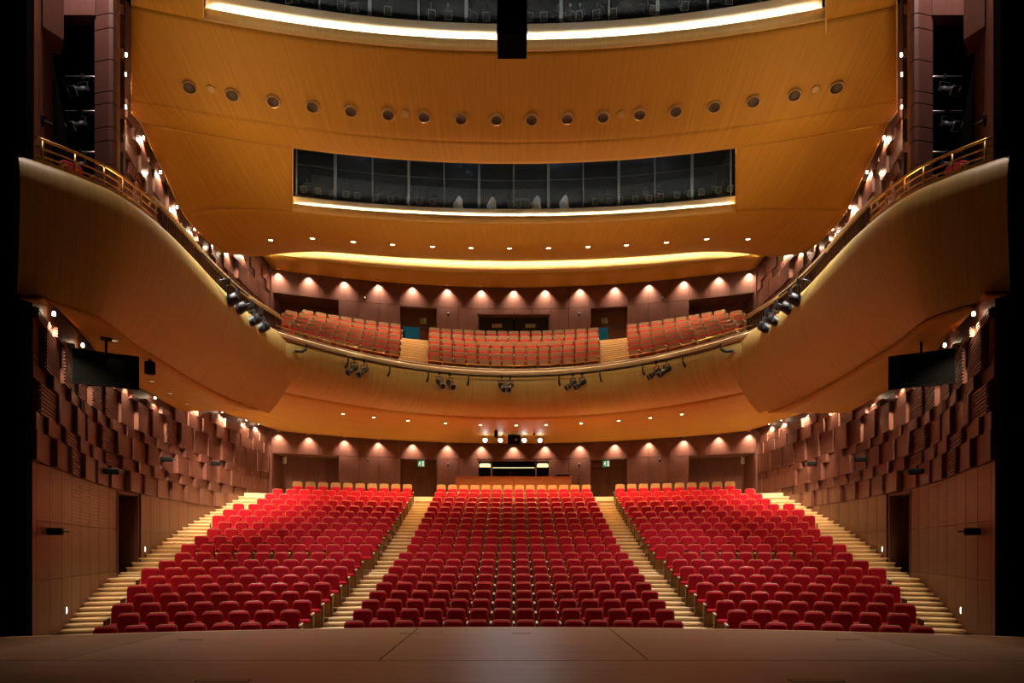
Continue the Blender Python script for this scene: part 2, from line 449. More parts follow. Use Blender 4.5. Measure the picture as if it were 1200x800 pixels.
for s, side in ((-1, 'left'), (1, 'right')):
    W = thing('wall_' + side, (s * 12, 24, 0), label='%s side wall of brown wooden panels below staggered wooden blocks' % side, cat='wall', kind='structure')
    m = MB()
    ds = [13.98 + i * (35.4 - 13.98) / 48 for i in range(49)]
    ds = sorted(ds + list(DOOR_D))
    for a, b in zip(ds, ds[1:]):
        mid = (a + b) / 2
        indoor = DOOR_D[0] < mid < DOOR_D[1]
        m.hexa(wall_quad(s, a, b, BL0 - .05 if indoor else -1.3, 19 if mid > 18 else 9.3, -.35, -.03, -.35, -.03))
    obj('backing', m, 'slat', W)
    # plain panels
    for d0, d1 in cols(13.98, 35.0, .82, .4):
        if d1 > DOOR_D[0] + .02 and d0 < DOOR_D[1] - .02:
            if d0 < DOOR_D[0] - .25: d1 = DOOR_D[0]
            elif d1 > DOOR_D[1] + .25: d0 = DOOR_D[1]
            else: continue
        for z0, z1 in ((-1.2, .94), (.94, 2.22), (2.22, BL0)):
            if d0 > 25 and z1 < 1: continue
            if d0 > 29.5 and z1 < 2.3: continue
            rib = 16.2 < d0 < 20.4 and z0 > -1
            mm = MB()
            if rib:
                mm.hexa(wall_quad(s, d0 + .008, d1 - .008, z0 + .008, z1 - .008, -.02, .012, -.02, .012))
                k = int((z1 - z0) / .085); h = (z1 - z0) / k
                for i in range(k): mm.hexa(wall_quad(s, d0 + .008, d1 - .008, z0 + i * h + .01, z0 + i * h + h * .7, .01, .03, .01, .03))
            else:
                mm.hexa(wall_quad(s, d0 + .008, d1 - .008, z0 + .008, z1 - .008, -.02, .03, -.02, .03))
            obj('panel', mm, 'brown', W)
    # staggered blocks, lower hall and balcony level
    random.seed(5)
    z = BL0
    for ri, h in enumerate(ROWS_H + [.5, .4, .62, .34, .8, .5, .36, .66, .34, .7, .45, .8, .4, .6]):
        z0, z1 = z, z + h; z = z1
        if 7.9 < z1 < 9.3: continue
        if z0 > 16.3: break
        upper = z0 > 8
        step = 1.24
        for d0, d1 in cols(20.3 if upper else 13.98, 35.0, step, ((ri * 37) % 100) / 100 * step):
            z1 = z
            if not upper:
                z1 = min(z1, 6.66 if d0 < 24.5 else lerp([(25, 7.25), (29.3, 7.44), (35, 7.68)], d0) - .03)
                if z1 - z0 < .12: continue
            rib = random.random() < (.5 if (upper or z0 > 5.2) else .2)
            nb = random.uniform(.0, .07); na = nb + random.uniform(.08, .13)
            if d0 > 31: na *= .45; nb *= .6
            obj('wood_block', block(s, d0 + .006, d1 - .006, z0 + .006, z1 - .006, na, nb, rib), 'mauve', W)
    # side exit: dark lobby with a door standing open
    D = thing('door_1' if s < 0 else 'door_2', (s * wx(21.5), 21.5, .86), label='dark side exit doorway in the %s panelled wall' % side, cat='door', kind='structure')
    a, b = DOOR_D
    zf, zt = .80, BL0 - .05
    m = MB()
    m.hexa(wall_quad(s, a, b, zf - .1, zf, -1.6, .02, -1.6, .02))
    m.hexa(wall_quad(s, a, b, zt, zt + .1, -1.6, .0, -1.6, .0))
    m.hexa(wall_quad(s, a - .1, a, zf, zt, -1.6, .0, -1.6, .0)); m.hexa(wall_quad(s, b, b + .1, zf, zt, -1.6, .0, -1.6, .0))
    m.hexa(wall_quad(s, a, b, zf, zt, -1.7, -1.5, -1.7, -1.5))
    obj('lobby', m, 'vestibule', D)
    obj('door_leaf', MB().hexa(wall_quad(s, b - .08, b - .03, zf, zt - .1, -1.0, -.05, -1.0, -.05)), 'doorwood', D)
    obj('door_leaf', MB().hexa(wall_quad(s, a + .55, b - .1, zf, zt - .1, -1.45, -1.40, -1.45, -1.40)), 'doorwood', D)
    obj('door_frame', MB().hexa(wall_quad(s, a, a + .05, zf, zt, -.4, .05, -.4, .05)).hexa(wall_quad(s, b - .05, b, zf, zt, -.4, .05, -.4, .05)).hexa(wall_quad(s, a + .05, b - .05, zt - .05, zt, -.4, .05, -.4, .05)), 'slat', D)

# ------------------------------------------------------------------ rear walls (stalls level, balcony level)
def slab(x0, x1, z0, z1, dy0=0, dy1=.1, n=3):
    return strip_block(MB(), x0, x1, lambda x: rear(x) + dy0, lambda x: rear(x) + dy1, z0, z1, n)
XB = [0, 1.0, 2.0, 3.0, 4.12, 6.18, 7.2, 8.2, 9.22, 10.2, 11.2, 12.3]
def rear_wall(name, zf, zj, zt, open_c, door_top, label):
    Wl = thing(name, (0, rear(0), zf), label=label, cat='wall', kind='structure')
    for s in (-1, 1):
        for i in range(len(XB) - 1):
            a, b = XB[i], XB[i + 1]
            x0, x1 = sorted((s * a, s * b)); x0 += .008; x1 -= .008
            obj('panel', slab(x0, x1, zj + .008, zt), 'mauve2', Wl)
            recess = b > 9.3 or (4.1 < a < 6.1)
            if recess: continue
            if b <= 2.01:
                obj('panel', slab(x0, x1, zf, open_c[0] - .008), 'mauve2', Wl)
                if open_c[1] < zj: obj('panel', slab(x0, x1, open_c[1], zj - .008), 'mauve2', Wl)
            else:
                obj('panel', slab(x0, x1, zf, zj - .008), 'mauve2', Wl)
        # corner lobby, darker and set back
        x0, x1 = sorted((s * 9.22, s * 12.3))
        for j in range(3):
            p0 = x0 + (x1 - x0) * j / 3 + .01; p1 = x0 + (x1 - x0) * (j + 1) / 3 - .01
            obj('lobby_panel', slab(p0, p1, zf, zj + .1, 1.5, 1.6), 'slat', Wl)
        m = MB(); e0, e1 = sorted((s * 9.12, s * 9.22)); strip_block(m, e0, e1, rear, lambda x: rear(x) + 1.6, zf, zj, 1)
        strip_block(m, x0, x1, rear, lambda x: rear(x) + 1.6, zj, zj + .1, 2)
        e0, e1 = sorted((s * 12.3, s * 12.6)); strip_block(m, e0, e1, lambda x: rear(x) - .2, lambda x: rear(x) + 1.7, zf, zt, 1)
        obj('lobby_lining', m, 'slat', Wl)
    m = MB(); strip_block(m, -12.5, 12.5, lambda x: rear(x) + .1, lambda x: rear(x) + .2, zj + .1, zt + 1.2, 16)
    obj('backing', m, 'slat', Wl)
    return Wl
RL = rear_wall('wall_rear', 4.27, 6.55, 7.62, (5.52, 6.55), 6.55, 'mauve panelled rear wall of the stalls behind the back row')
RU = rear_wall('wall_rear_balcony', 11.2, 14.75, 16.1, (12.2, 14.45), 14.7, 'mauve panelled rear wall above the balcony seats')

def double_door(idx, s, zf, ztop, zj, teal, label):
    D = thing('door_%d' % idx, (s * 5.15, rear(5.15) + .5, zf), label=label, cat='door', kind='structure')
    x0, x1 = sorted((s * 4.12, s * 6.18)); xc = (x0 + x1) / 2
    m = MB(); f0 = rear; f1 = lambda x: rear(x) + .62
    strip_block(m, x0, x0 + .06, f0, f1, zf, zj, 1); strip_block(m, x1 - .06, x1, f0, f1, zf, zj, 1); strip_block(m, x0 + .06, x1 - .06, f0, f1, zj - .06, zj, 1)
    obj('door_frame', m, 'slat', D)
    g0 = lambda x: rear(x) + .45; g1 = lambda x: rear(x) + .5
    obj('transom_panel', strip_block(MB(), x0 + .06, x1 - .06, g0, g1, ztop + .02, zj - .06, 2), 'doorwood', D)
    leaves = ((x0 + .07, xc - .008), (xc + .008, x1 - .07))
    for li, (a, b) in enumerate(leaves):
        if teal and ((s < 0 and li == 0) or (s > 0 and li == 0)):
            m = MB(); strip_block(m, a, a + .05, g0, lambda x: rear(x) + 1.3, zf, ztop, 1)
            obj('door_leaf', m, 'doorwood', D)
            continue
        lf = obj('door_leaf', strip_block(MB(), a, b, g0, g1, zf, ztop, 2), 'doorwood', D)
        hx = b - .1 if li == 0 else a + .1; yy = rear(hx) + .41
        m = MB().tube([(hx, yy, zf + .85), (hx, yy, zf + 1.35)], .018, 6)
        o = obj('door_handle', m, 'blackm', lf)
    if teal:
        m = MB(); strip_block(m, x0 - .3, x1 + .3, lambda x: rear(x) + 2.4, lambda x: rear(x) + 2.5, zf, zj + .3, 1)
        obj('corridor_wall', m, 'teal', D, label='teal corridor wall seen through the open leaf')
    return D
double_door(3, -1, 4.27, 6.05, 6.55, False, 'dark double door in the stalls rear wall beside the left stepped aisle')
double_door(4, 1, 4.27, 6.05, 6.55, False, 'dark double door in the stalls rear wall beside the right stepped aisle')
double_door(5, -1, 11.9, 13.75, 14.75, True, 'half open balcony door with teal corridor behind, left of the dark centre doors')
double_door(6, 1, 11.9, 13.75, 14.75, True, 'half open balcony door with teal corridor behind, right of the dark centre doors')

# control booth window and wooden desk in the stalls rear wall
B = thing('window_1', (0, rear(0) + .1, 5.52), label='long control booth window with dark glass in the stalls rear wall', cat='window', kind='structure')
m = MB(); f0 = lambda x: rear(x) + .02; f1 = lambda x: rear(x) + .5
strip_block(m, -2.0, -1.93, f0, f1, 5.52, 6.55, 1); strip_block(m, 1.93, 2.0, f0, f1, 5.52, 6.55, 1)
strip_block(m, -1.93, 1.93, f0, f1, 5.52, 5.57, 4); strip_block(m, -1.93, 1.93, f0, f1, 6.47, 6.55, 4)
obj('window_frame', m, 'mauve2', B)
for x in (-1.22, 1.22): obj('mullion', strip_block(MB(), x - .035, x + .035, lambda q: rear(q) + .1, f1, 5.57, 6.47, 1), 'mauve2', B)
for a, b in ((-1.93, -1.255), (-1.185, 1.185), (1.255, 1.93)):
    obj('pane', strip_block(MB(), a, b, lambda x: rear(x) + .40, lambda x: rear(x) + .42, 5.57, 6.47, 2), 'glass', B)
m = MB(); strip_block(m, -1.15, 1.15, lambda x: rear(x) + .37, lambda x: rear(x) + .395, 6.10, 6.15, 2)
obj('tube_glow', m, 'tube', B, label='lit tube seen through the glass')
for x in (-1.58, 1.6):
    m = MB().pad(.62, 6.15, 6.36, 0, .03, r=.1, c=.01); m.v = [(p[0] + x, p[1] + rear(x) + .365, p[2]) for p in m.v]
    obj('lamp_shade', m, 'shade', B, label='cream glowing lamp seen through the glass')
K = thing('control_desk', (0, 35.6, 4.27), label='wide orange-brown wooden control desk behind the back row of the stalls', cat='desk')
fd = lambda y: (lambda x: y - .016 * x * x)
for i in range(4):
    a = -3.0 + 1.5 * i
    obj('front_panel', strip_block(MB(), a + .006, a + 1.494, fd(35.5), fd(35.56), 4.27, 5.36, 3), 'desk', K)
obj('top', strip_block(MB(), -3.04, 3.04, fd(35.46), fd(36.3), 5.36, 5.41, 10), 'desk', K)
for x in (-3.0, 2.95): obj('side_panel', strip_block(MB(), x, x + .05, fd(35.56), fd(36.3), 4.27, 5.36, 1), 'desk', K)
lp = thing('control_console', (2.55, 35.65, 5.41), label='flat black control console lying on the wooden desk', cat='console')
local('case', MB().cbox(-.36, .36, -.2, .25, 0, .09, .02), 'black', lp); local('faders', MB().box(-.3, .3, -.15, .18, .09, .1), 'blackm', lp)

# balcony centre doors
B = thing('door_7', (0, rear(0) + .1, 12.2), label='wide dark double door with two plates in the balcony rear wall', cat='door', kind='structure')
m = MB(); f1 = lambda x: rear(x) + .45
strip_block(m, -2.0, -1.92, f0, f1, 12.2, 14.45, 1); strip_block(m, 1.92, 2.0, f0, f1, 12.2, 14.45, 1); strip_block(m, -1.92, 1.92, f0, f1, 14.37, 14.45, 4)
obj('door_frame', m, 'slat', B)
for s in (-1, 1):
    a, b = sorted((s * .03, s * 1.92))
    lf = obj('door_leaf', strip_block(MB(), a, b, lambda x: rear(x) + .3, lambda x: rear(x) + .35, 12.2, 14.37, 3), 'dark', B)
    obj('door_plate', MB().box(s * .92 - .27, s * .92 + .27, rear(.9) + .27, rear(.9) + .295, 13.83, 14.02), 'sign', lf, label='small pale plate')

# ------------------------------------------------------------------ balcony wings along the side walls
WP = [(9.76, 13.50), (9.52, 13.76), (9.10, 14.25), (8.58, 15.10), (8.38, 16.6), (8.44, 18.5), (8.60, 20.8), (8.55, 23.2), (8.10, 25.5)]
_cl = [0.0]
for p, q in zip(WP, WP[1:]): _cl.append(_cl[-1] + math.hypot(q[0] - p[0], q[1] - p[1]))
_tx = [(c, p[0]) for c, p in zip(_cl, WP)]; _ty = [(c, p[1]) for c, p in zip(_cl, WP)]
WLEN = _cl[-1]
def ucut(t):
    q = max(0, min(1, t / 4.5)); q = q * q * (3 - 2 * q); return .22 + .78 * q
def wing(t, off, s):
    """plan point on the wing line at length t, off metres out into the hall, on side s"""
    x, y = smooth(_tx, t), smooth(_ty, t)
    dx = smooth(_tx, t + .05) - smooth(_tx, t - .05); dy = smooth(_ty, t + .05) - smooth(_ty, t - .05)
    q = math.hypot(dx, dy); nx, ny = -dy / q, dx / q
    return (s * (x + nx * off), y + ny * off)
WPROF = [(-.95, 9.50), (-.62, 9.56), (-.36, 9.55), (-.18, 9.44), (-.06, 9.22), (0, 8.92), (-.02, 8.60), (-.12, 8.22), (-.30, 7.82), (-.54, 7.44), (-.80, 7.10), (-1.02, 6.86), (-1.16, 6.73)]
def wprof(v):
    n = len(WPROF) - 1; tabx = [(i / n, p[0]) for i, p in enumerate(WPROF)]; tabz = [(i / n, p[1]) for i, p in enumerate(WPROF)]
    return smooth(tabx, v), smooth(tabz, v)
WSOF = 6.70
for s, side in ((-1, 'left'), (1, 'right')):
    Wg = thing('balcony_wing_' + side, (s * 9, 19, WSOF), label='swelling curved pale wood balcony wing along the %s side wall' % side, cat='balcony', kind='structure')
    m = MB()
    def fn(u, v):
        o, z = wprof(v); o = o if z > 8.9 else o * ucut(u * WLEN); x, y = wing(u * WLEN, o, s); return (x, y, z)
    m.grid(72, 26, fn, lambda u, v: (u * WLEN, v * 4.2))
    # closed rounded ends
    for u in (0, 1):
        ring = [fn(u, j / 26) for j in range(27)]; cx, cy = wing(u * WLEN, -1.3, s)
        b = len(m.v); m.v += ring + [(cx, cy, 8.2)]
        for j in range(26): m.face([b + j, b + j + 1, b + 27], uv=[(0, 0), (.1, 0), (0, .1)])
    obj('fascia', m, 'fascia', Wg)
    m = MB()
    te = WLEN
    while wing(te, -1.13, s)[1] > 25.1: te -= .02
    def sof(u, v):
        x, y = wing(u * te, -1.13 * ucut(u * te), s); xw = s * (wx(max(13.4, y)) - .42)
        return (x + (xw - x) * v, y, WSOF)
    m.grid(60, 4, sof, lambda u, v: (v * 3, u * WLEN))
    b = len(m.v)
    obj('soffit', m, 'ceil', Wg, solid=.08)
    m = MB()
    def lipf(u, v):
        y = 14.3 + u * 10.8; return (s * (wx(y) - .42 + .0 * v), y, WSOF + .45 * v)
    m.grid(40, 1, lipf, lambda u, v: (u * 11, v)); obj('soffit_edge', m, 'ceil', Wg, solid=.05)
    m = MB()
    def deck(u, v):
        x, y = wing(u * WLEN, -.9, s); xw = s * (wx(max(13.2, y)) - .02); return (x + (xw - x) * v, y, 9.46)
    m.grid(50, 3, deck, lambda u, v: (u * 12, v * 3)); obj('deck', m, 'tier', Wg, solid=.12)
    # slatted brown parapet with pale handrail behind the swelling
    T0, T1 = 3.7, WLEN - .25
    m = MB(); ptsb = []
    for i in range(61):
        t = T0 + (T1 - T0) * i / 60; ptsb.append(t)
    rings = []
    for t in ptsb:
        a = wing(t, -.50, s); b2 = wing(t, -.56, s)
        zt = 10.12
        rings.append([(a[0], a[1], 9.3), (b2[0], b2[1], 9.3), (b2[0], b2[1], zt), (a[0], a[1], zt)])
    m.loft(rings); PA = obj('parapet', m, 'slat', Wg)
    k = 0; t = T0
    while t < T1 - .1:
        w2 = .05
        P = []
        for z in (9.45, 10.12):
            for tt, o in ((t, -.50), (t + w2, -.50), (t + w2, -.455), (t, -.455)):
                x, y = wing(tt, o, s); P.append((x, y, z))
        obj('slat', MB().hexa(P), 'slat', PA)
        t += .125
    rings = []
    for t in ptsb:
        ring = []
        for o, z in ((-.40, 10.12), (-.62, 10.12), (-.62, 10.17), (-.40, 10.17)):
            x, y = wing(t, o, s); ring.append((x, y, z))
        rings.append(ring)
    obj('parapet_cap', MB().loft(rings), 'cap', Wg)
    m = MB().tube([(*wing(T0 + (T1 - .1 - T0) * i / 40, -.5, s), 10.28) for i in range(41)], .03, 8); obj('handrail', m, 'cap', Wg)
    for i in range(9):
        t = T0 + .1 + (T1 - T0 - .4) * i / 8; x, y = wing(t, -.5, s)
        obj('rail_bracket', MB().tube([(x, y, 10.16), (x, y, 10.27)], .012, 6), 'gold', Wg)
    # brass rail of the box next to the stage
    R = thing('brass_railing', (s * 9.3, 14.8, 9.55), label='curved brass box railing above the %s balcony wing' % side, cat='railing')
    U0, U1 = .35, T0 + .05
    for z, r in ((10.08, .030), (9.90, .018), (9.74, .018)):
        obj('rail', MB().tube([(*wing(U0 + (U1 - U0) * i / 24, -.42, s), z) for i in range(25)], r, 8), 'gold', R)
    for i in range(6):
        x, y = wing(U0 + .12 + (U1 - U0 - .2) * i / 5, -.42, s); obj('post', MB().tube([(x, y, 9.5), (x, y, 10.07)], .022, 8), 'gold', R)
    rings = []
    for i in range(25):
        t = U0 + (U1 - U0) * i / 24
        rings.append([(*wing(t, o, s), z) for o, z in ((-.34, 9.52), (-.50, 9.52), (-.50, 9.63), (-.34, 9.63))])
    obj('kerb', MB().loft(rings), 'cap', R)

# ------------------------------------------------------------------ curved centre balcony front
Bf = thing('balcony_front', (0, 30, 7.6), label='curved pale wood balcony front with rounded cap across the hall', cat='balcony', kind='structure')
XF = 8.45
def bal(x, off):
    p = (par(x + .02) - par(x - .02)) / .04; q = math.hypot(1, p)
    return (x + off * p / q, par(x) - off / q)
FPROF = [(-.12, 9.22), (.04, 9.20), (.14, 9.02), (.16, 8.78), (.10, 8.50), (-.06, 8.22), (-.30, 7.98), (-.62, 7.80), (-1.0, 7.70), (-1.25, 7.66)]
def fprof(v):
    n = len(FPROF) - 1
    return smooth([(i / n, p[0]) for i, p in enumerate(FPROF)], v), smooth([(i / n, p[1]) for i, p in enumerate(FPROF)], v)
def ff(u, v):
    o, z = fprof(v); x, y = bal(-XF + 2 * XF * u, o); return (x, y, z)
m = MB().grid(90, 20, ff, lambda u, v: (u * 22, v * 2.6)); obj('fascia', m, 'fascia', Bf)
def arcbar(prof, xf, n=80):
    return MB().loft([[(*bal(-xf + 2 * xf * i / n, o), z) for o, z in prof] for i in range(n + 1)])
obj('cap', arcbar([(.10, 9.22), (.14, 9.30), (.13, 9.40), (.06, 9.46), (-.12, 9.46), (-.20, 9.40), (-.20, 9.22)], XF + .1), 'cap', Bf)
obj('parapet', arcbar([(-.22, 9.0), (-.22, 9.60), (-.26, 9.64), (-.40, 9.64), (-.40, 9.0)], XF + .1), 'balwood', Bf)
obj('rail', MB().tube([(*bal(-XF + 2 * XF * i / 60, -.31), 9.80) for i in range(61)], .022, 6), 'gold', Bf)
for i in range(17):
    x, y = bal(-8 + i, -.31); obj('rail_post', MB().tube([(x, y, 9.62), (x, y, 9.79)], .014, 6), 'gold', Bf)
# soffit under the balcony
def outer(u):
    a = abs(u); s = 1 if u >= 0 else -1
    if a < .72:
        x = 12.3 * a / .72; return (s * x, rear(x) - .14, 7.38 + .30 * (x / 12.4) ** 2)
    t = (a - .72) / .28; d = 34.8 - t * 9.7
    return (s * (wx(d) - .44), d, lerp([(25, 7.25), (29.3, 7.44), (35, 7.68)], d))
def sofc(u, v):
    q = -1 + 2 * u; i = bal(XF * q, -1.2); o = outer(q)
    x, y = i[0] + (o[0] - i[0]) * v, i[1] + (o[1] - i[1]) * v
    return (x, y, 7.66 + (o[2] - 7.66) * v)
m = MB().grid(96, 10, sofc, lambda u, v: (v * 6, u * 25)); obj('soffit', m, 'ceil', Bf, solid=.06)

# balcony tiers and steps
BAL_D = [31.35, 32.22, 33.09, 33.96, 34.83]
BAL_A = [.056, .050, .044, .038, .033]
BAL_T = [10.62, 11.14, 11.68, 12.24, 12.80]
BSH = .98
Bt = thing('floor_balcony', (0, 32, 9), label='steep wooden tiers carrying the balcony seats', cat='floor', kind='structure')
def bline(i, off):
    if i < 5: D, A = BAL_D[i], BAL_A[i]
    else: D, A = 35.75, .028
    return lambda x: D + off - A * x * x
for i in range(5):
    zf = BAL_T[i] - BSH
    znx = BAL_T[i + 1] - BSH if i < 4 else 12.1
    A0, A1 = .1235 * BAL_D[i], .1600 * BAL_D[i]
    for a, b in ((-10.2, -A1), (-A0, A0), (A1, 10.2)):
        obj('tier', strip_block(MB(), a, b, bline(i, -.55), bline(i + 1, -.55), zf - .6, zf, 8), 'tier', Bt)
    for s in (-1, 1):
        for k in range(3):
            f0_, f1_ = bline(i, -.55), bline(i + 1, -.55)
            g0 = (lambda f0_, f1_, k: lambda x: f0_(x) + (f1_(x) - f0_(x)) * k / 3)(f0_, f1_, k)
            g1 = (lambda f0_, f1_, k: lambda x: f0_(x) + (f1_(x) - f0_(x)) * (k + 1) / 3 + .03)(f0_, f1_, k)
            z = zf + (znx - zf) * (k + 1) / 3
            a, b = sorted((s * (A0 + .01), s * (A1 - .01)))
            mm = strip_block(MB(), a, b, (lambda g: lambda x: g(x) + .04)(g0), g1, z - .3, z - .04, 2, mi=1); strip_block(mm, a, b, (lambda g: lambda x: g(x) - .03)(g0), g1, z - .04, z, 2)
            obj('aisle_step', mm, ['stair', 'stair_shaded'], Bt)
obj('landing', strip_block(MB(), -12.4, 12.4, bline(5, -.55), lambda x: rear(x) + 1.6, 11.5, 11.88, 20), 'tier', Bt)
obj('front_walk', strip_block(MB(), -8.6, 8.6, lambda x: bal(x, -.4)[1], bline(0, -.55), 8.9, 9.5, 24), 'tier', Bt)

# ------------------------------------------------------------------ ceiling panels
C = thing('ceiling', (0, 24, 15), label='golden veneered ceiling of curved overlapping panels', cat='ceiling', kind='structure')
def cpt(x, r, z): return (x, r - AC * x * x, z)
def xe1(r): return xedge(r, .5605)
def cgrid(nu, nv, r0, r1, xf0, xf1, zf, mat='ceil', name='ceiling_panel', solid=.06):
    def fn(u, v):
        r = r0 + (r1 - r0) * v; a, b = xf0(r), xf1(r); x = a + (b - a) * u
        return cpt(x, r, zf(x, r))
    def uv(u, v):
        r = r0 + (r1 - r0) * v; a, b = xf0(r), xf1(r); return (a + (b - a) * u, r)
    return obj(name, MB().grid(nu, nv, fn, uv), mat, C, solid=solid)
def sxk(k, r):
    x = k * r
    for _ in range(12): x = k * (r - AC * x * x)
    return x
def SXa(r): return sxk(.456, r)
def SXb(r): return sxk(.3245, r)
SX1 = SXa(19.6); SX2 = SXb(28.0)
cgrid(72, 18, 19.6, 22.5, lambda r: -xe1(r), xe1, cz1)
cgrid(72, 8, 22.5, 24.07, lambda r: -xe1(r), xe1, cz1)
for s in (-1, 1):
    a, b = (lambda r: -xe1(r), lambda r: -SXa(r)) if s < 0 else (lambda r: SXa(r), lambda r: xe1(r))
    cgrid(12, 10, 16.4, 19.6, a, b, cz1)
    a, b = (lambda r: -xedge(r), lambda r: -SXb(r)) if s < 0 else (lambda r: SXb(r), lambda r: xedge(r))
    cgrid(12, 16, 24.05, 28.0, a, b, cz2)
cgrid(60, 6, 12.5, 16.4, lambda r: -xe1(r), xe1, cz1)
cgrid(72, 22, 28.0, 35.0, lambda r: -xedge(r), xedge, cz2)
# edge of panel one against the side gap
for s in (-1, 1):
    m = MB()
    def eg(u, v):
        r = 16.4 + 7.67 * u; x = xe1(r); return (s * x, r - AC * x * x, cz1(x, r) + .0 + .5 * v)
    m.grid(30, 1, eg, lambda u, v: (u * 8, v)); obj('panel_edge', m, 'band', C, solid=.03)
    m = MB()
    def eg2(u, v):
        r = 24.1 + 10.8 * u; x = xedge(r); return (s * x, r - AC * x * x, cz2(x, r) + .5 * v)
    m.grid(30, 1, eg2, lambda u, v: (u * 11, v)); obj('panel_edge', m, 'band', C, solid=.03)
def arcface(name, r, xw, z0f, z1f, mat, n=60, tilt=0.0):
    def fn(u, v):
        x = -xw + 2 * xw * u; return cpt(x, r + tilt * v, z0f(x) + (z1f(x) - z0f(x)) * v)
    return obj(name, MB().grid(n, 1, fn, lambda u, v: (u * 2 * xw, v)), mat, C, solid=.05)
# slot one (over the front stalls): edge band, lit upstand
arcface('edge_band', 19.6, SX1, lambda x: cz1(x, 19.6), lambda x: cz1(x, 19.6) + .31, 'band')
arcface('lit_upstand', 20.05, SX1 + .1, lambda x: 16.1, lambda x: 17.0, 'cream')
# slot two
arcface('edge_band', 28.0, SX2, lambda x: cz2(x, 28.0), lambda x: cz2(x, 28.0) + .30, 'band')
arcface('lit_upstand', 28.35, SX2 + .1, lambda x: 15.05 - .0016 * x * x, lambda x: 15.72 - .0016 * x * x, 'cream')
for s in (-1, 1):
    for (x, r0, r1, z0, z1) in ((SX2, 24.0, 28.4, None, 17.6),):
        def jm(u, v):
            r = r0 + (r1 - r0) * u; xx = SXb(r); zb = cz2(xx, r); return cpt(s * xx, r, zb + (z1 - zb) * v)
        obj('slot_jamb', MB().grid(8, 2, jm, lambda u, v: (u * 4, v * 2)), 'band', C, solid=.04)
    def jm1(u, v):
        r = 16.4 + 3.6 * u; xx = SXa(r); zb = cz1(xx, r); return cpt(s * xx, r, zb + (18.4 - zb) * v)
    obj('slot_jamb', MB().grid(8, 2, jm1, lambda u, v: (u * 4, v * 2)), 'band', C, solid=.04)
# back panel over the balcony, lit by the cove
XC3 = 12.1
arcface('edge_band', 35.5, XC3, lambda x: 15.98, lambda x: 16.95, 'band')
cgrid(60, 4, 35.5, 37.9, lambda r: -12.3, lambda r: 12.3, lambda x, r: 15.98 - .03 * (r - 35.5))
# LED strips in the coves
def led(name, r, xw, z, mat, wdt=.05):
    def fn(u, v):
        x = -xw + 2 * xw * u; return cpt(x, r + wdt * v, z(x))
    return obj(name, MB().grid(40, 1, fn), mat, C, solid=.02)
led('led_strip', 19.66, SX1 - .05, lambda x: 16.22, 'led2', .12)
led('led_strip', 28.12, SX2 - .05, lambda x: cz2(x, 28) + .28, 'led2', .12)
led('led_strip', 35.10, XC3 - .2, lambda x: cz2(x, 35) + .16, 'led', .12)

# ------------------------------------------------------------------ lighting bridges behind the slots
def bridge(r, xw, zb, zt, npost, dpt, label, lamps):
    Br = thing('lighting_bridge', (0, r, zb), label=label, cat='bridge', kind='structure')
    m = MB()
    m.grid(40, 1, lambda u, v: cpt(-xw - .2 + (2 * xw + .4) * u, r + dpt, zb - .05 + (zt + .25 - zb) * v))
    m.grid(40, 1, lambda u, v: cpt(-xw - .2 + (2 * xw + .4) * u, r + dpt * v, zb - .05))
    m.grid(40, 1, lambda u, v: cpt(-xw - .2 + (2 * xw + .4) * u, r - .5 + (dpt + .5) * v, zt + .2))
    for s in (-1, 1): m.grid(1, 1, lambda u, v: cpt(s * (xw + .15), r + dpt * u, zb - .4 + (zt + .6 - zb) * v))
    obj('bridge_lining', m, 'navy', Br, solid=.03)
    for i in range(npost + 1):
        x = -xw + .04 + (2 * xw - .08) * i / npost; wd = .05 if i % 2 else .022
        x0, x1 = x - wd, x + wd
        mm = MB(); strip_block(mm, x0, x1, ringf(r - .03, AC), ringf(r + .03, AC), zb, zt, 1); obj('post', mm, 'bridgesteel', Br)
    for z, t in ((zb, .03), (zb + .62 * (zt - zb), .018)):
        mm = MB(); strip_block(mm, -xw, xw, ringf(r + .03, AC), ringf(r + .07, AC), z, z + t, 40); obj('rail', mm, 'bridgesteel', Br)
    mm = MB(); n = int(2 * xw / .10); h = zt - zb
    for sgn in (-1, 1):
        for i in range(-int(h / .10), n + 1):
            xa = -xw + i * .10; xb = xa + h
            za, zc = zb, zt
            if xa < -xw: za = zb + (-xw - xa); xa = -xw
            if xb > xw: zc = zt - (xb - xw); xb = xw
            if zc - za < .05: continue
            pts = []
            for k in range(3):
                t = k / 2; x = xa + (xb - xa) * t; z = za + (zc - za) * t
                pts.append(cpt(x * sgn, r + .01 * sgn, z))
            mm.tube(pts, .005, 3)
    obj('wire_mesh', mm, 'wire', Br, kind='stuff')
    return Br
bridge(20.12, SX1, 17.0, 18.6, 12, 2.2, 'lighting bridge behind wire mesh in the front ceiling slot', 0)
bridge(28.4, SX2, 15.70, 17.75, 12, 2.6, 'long lighting bridge behind wire mesh and posts in the middle ceiling slot', 0)

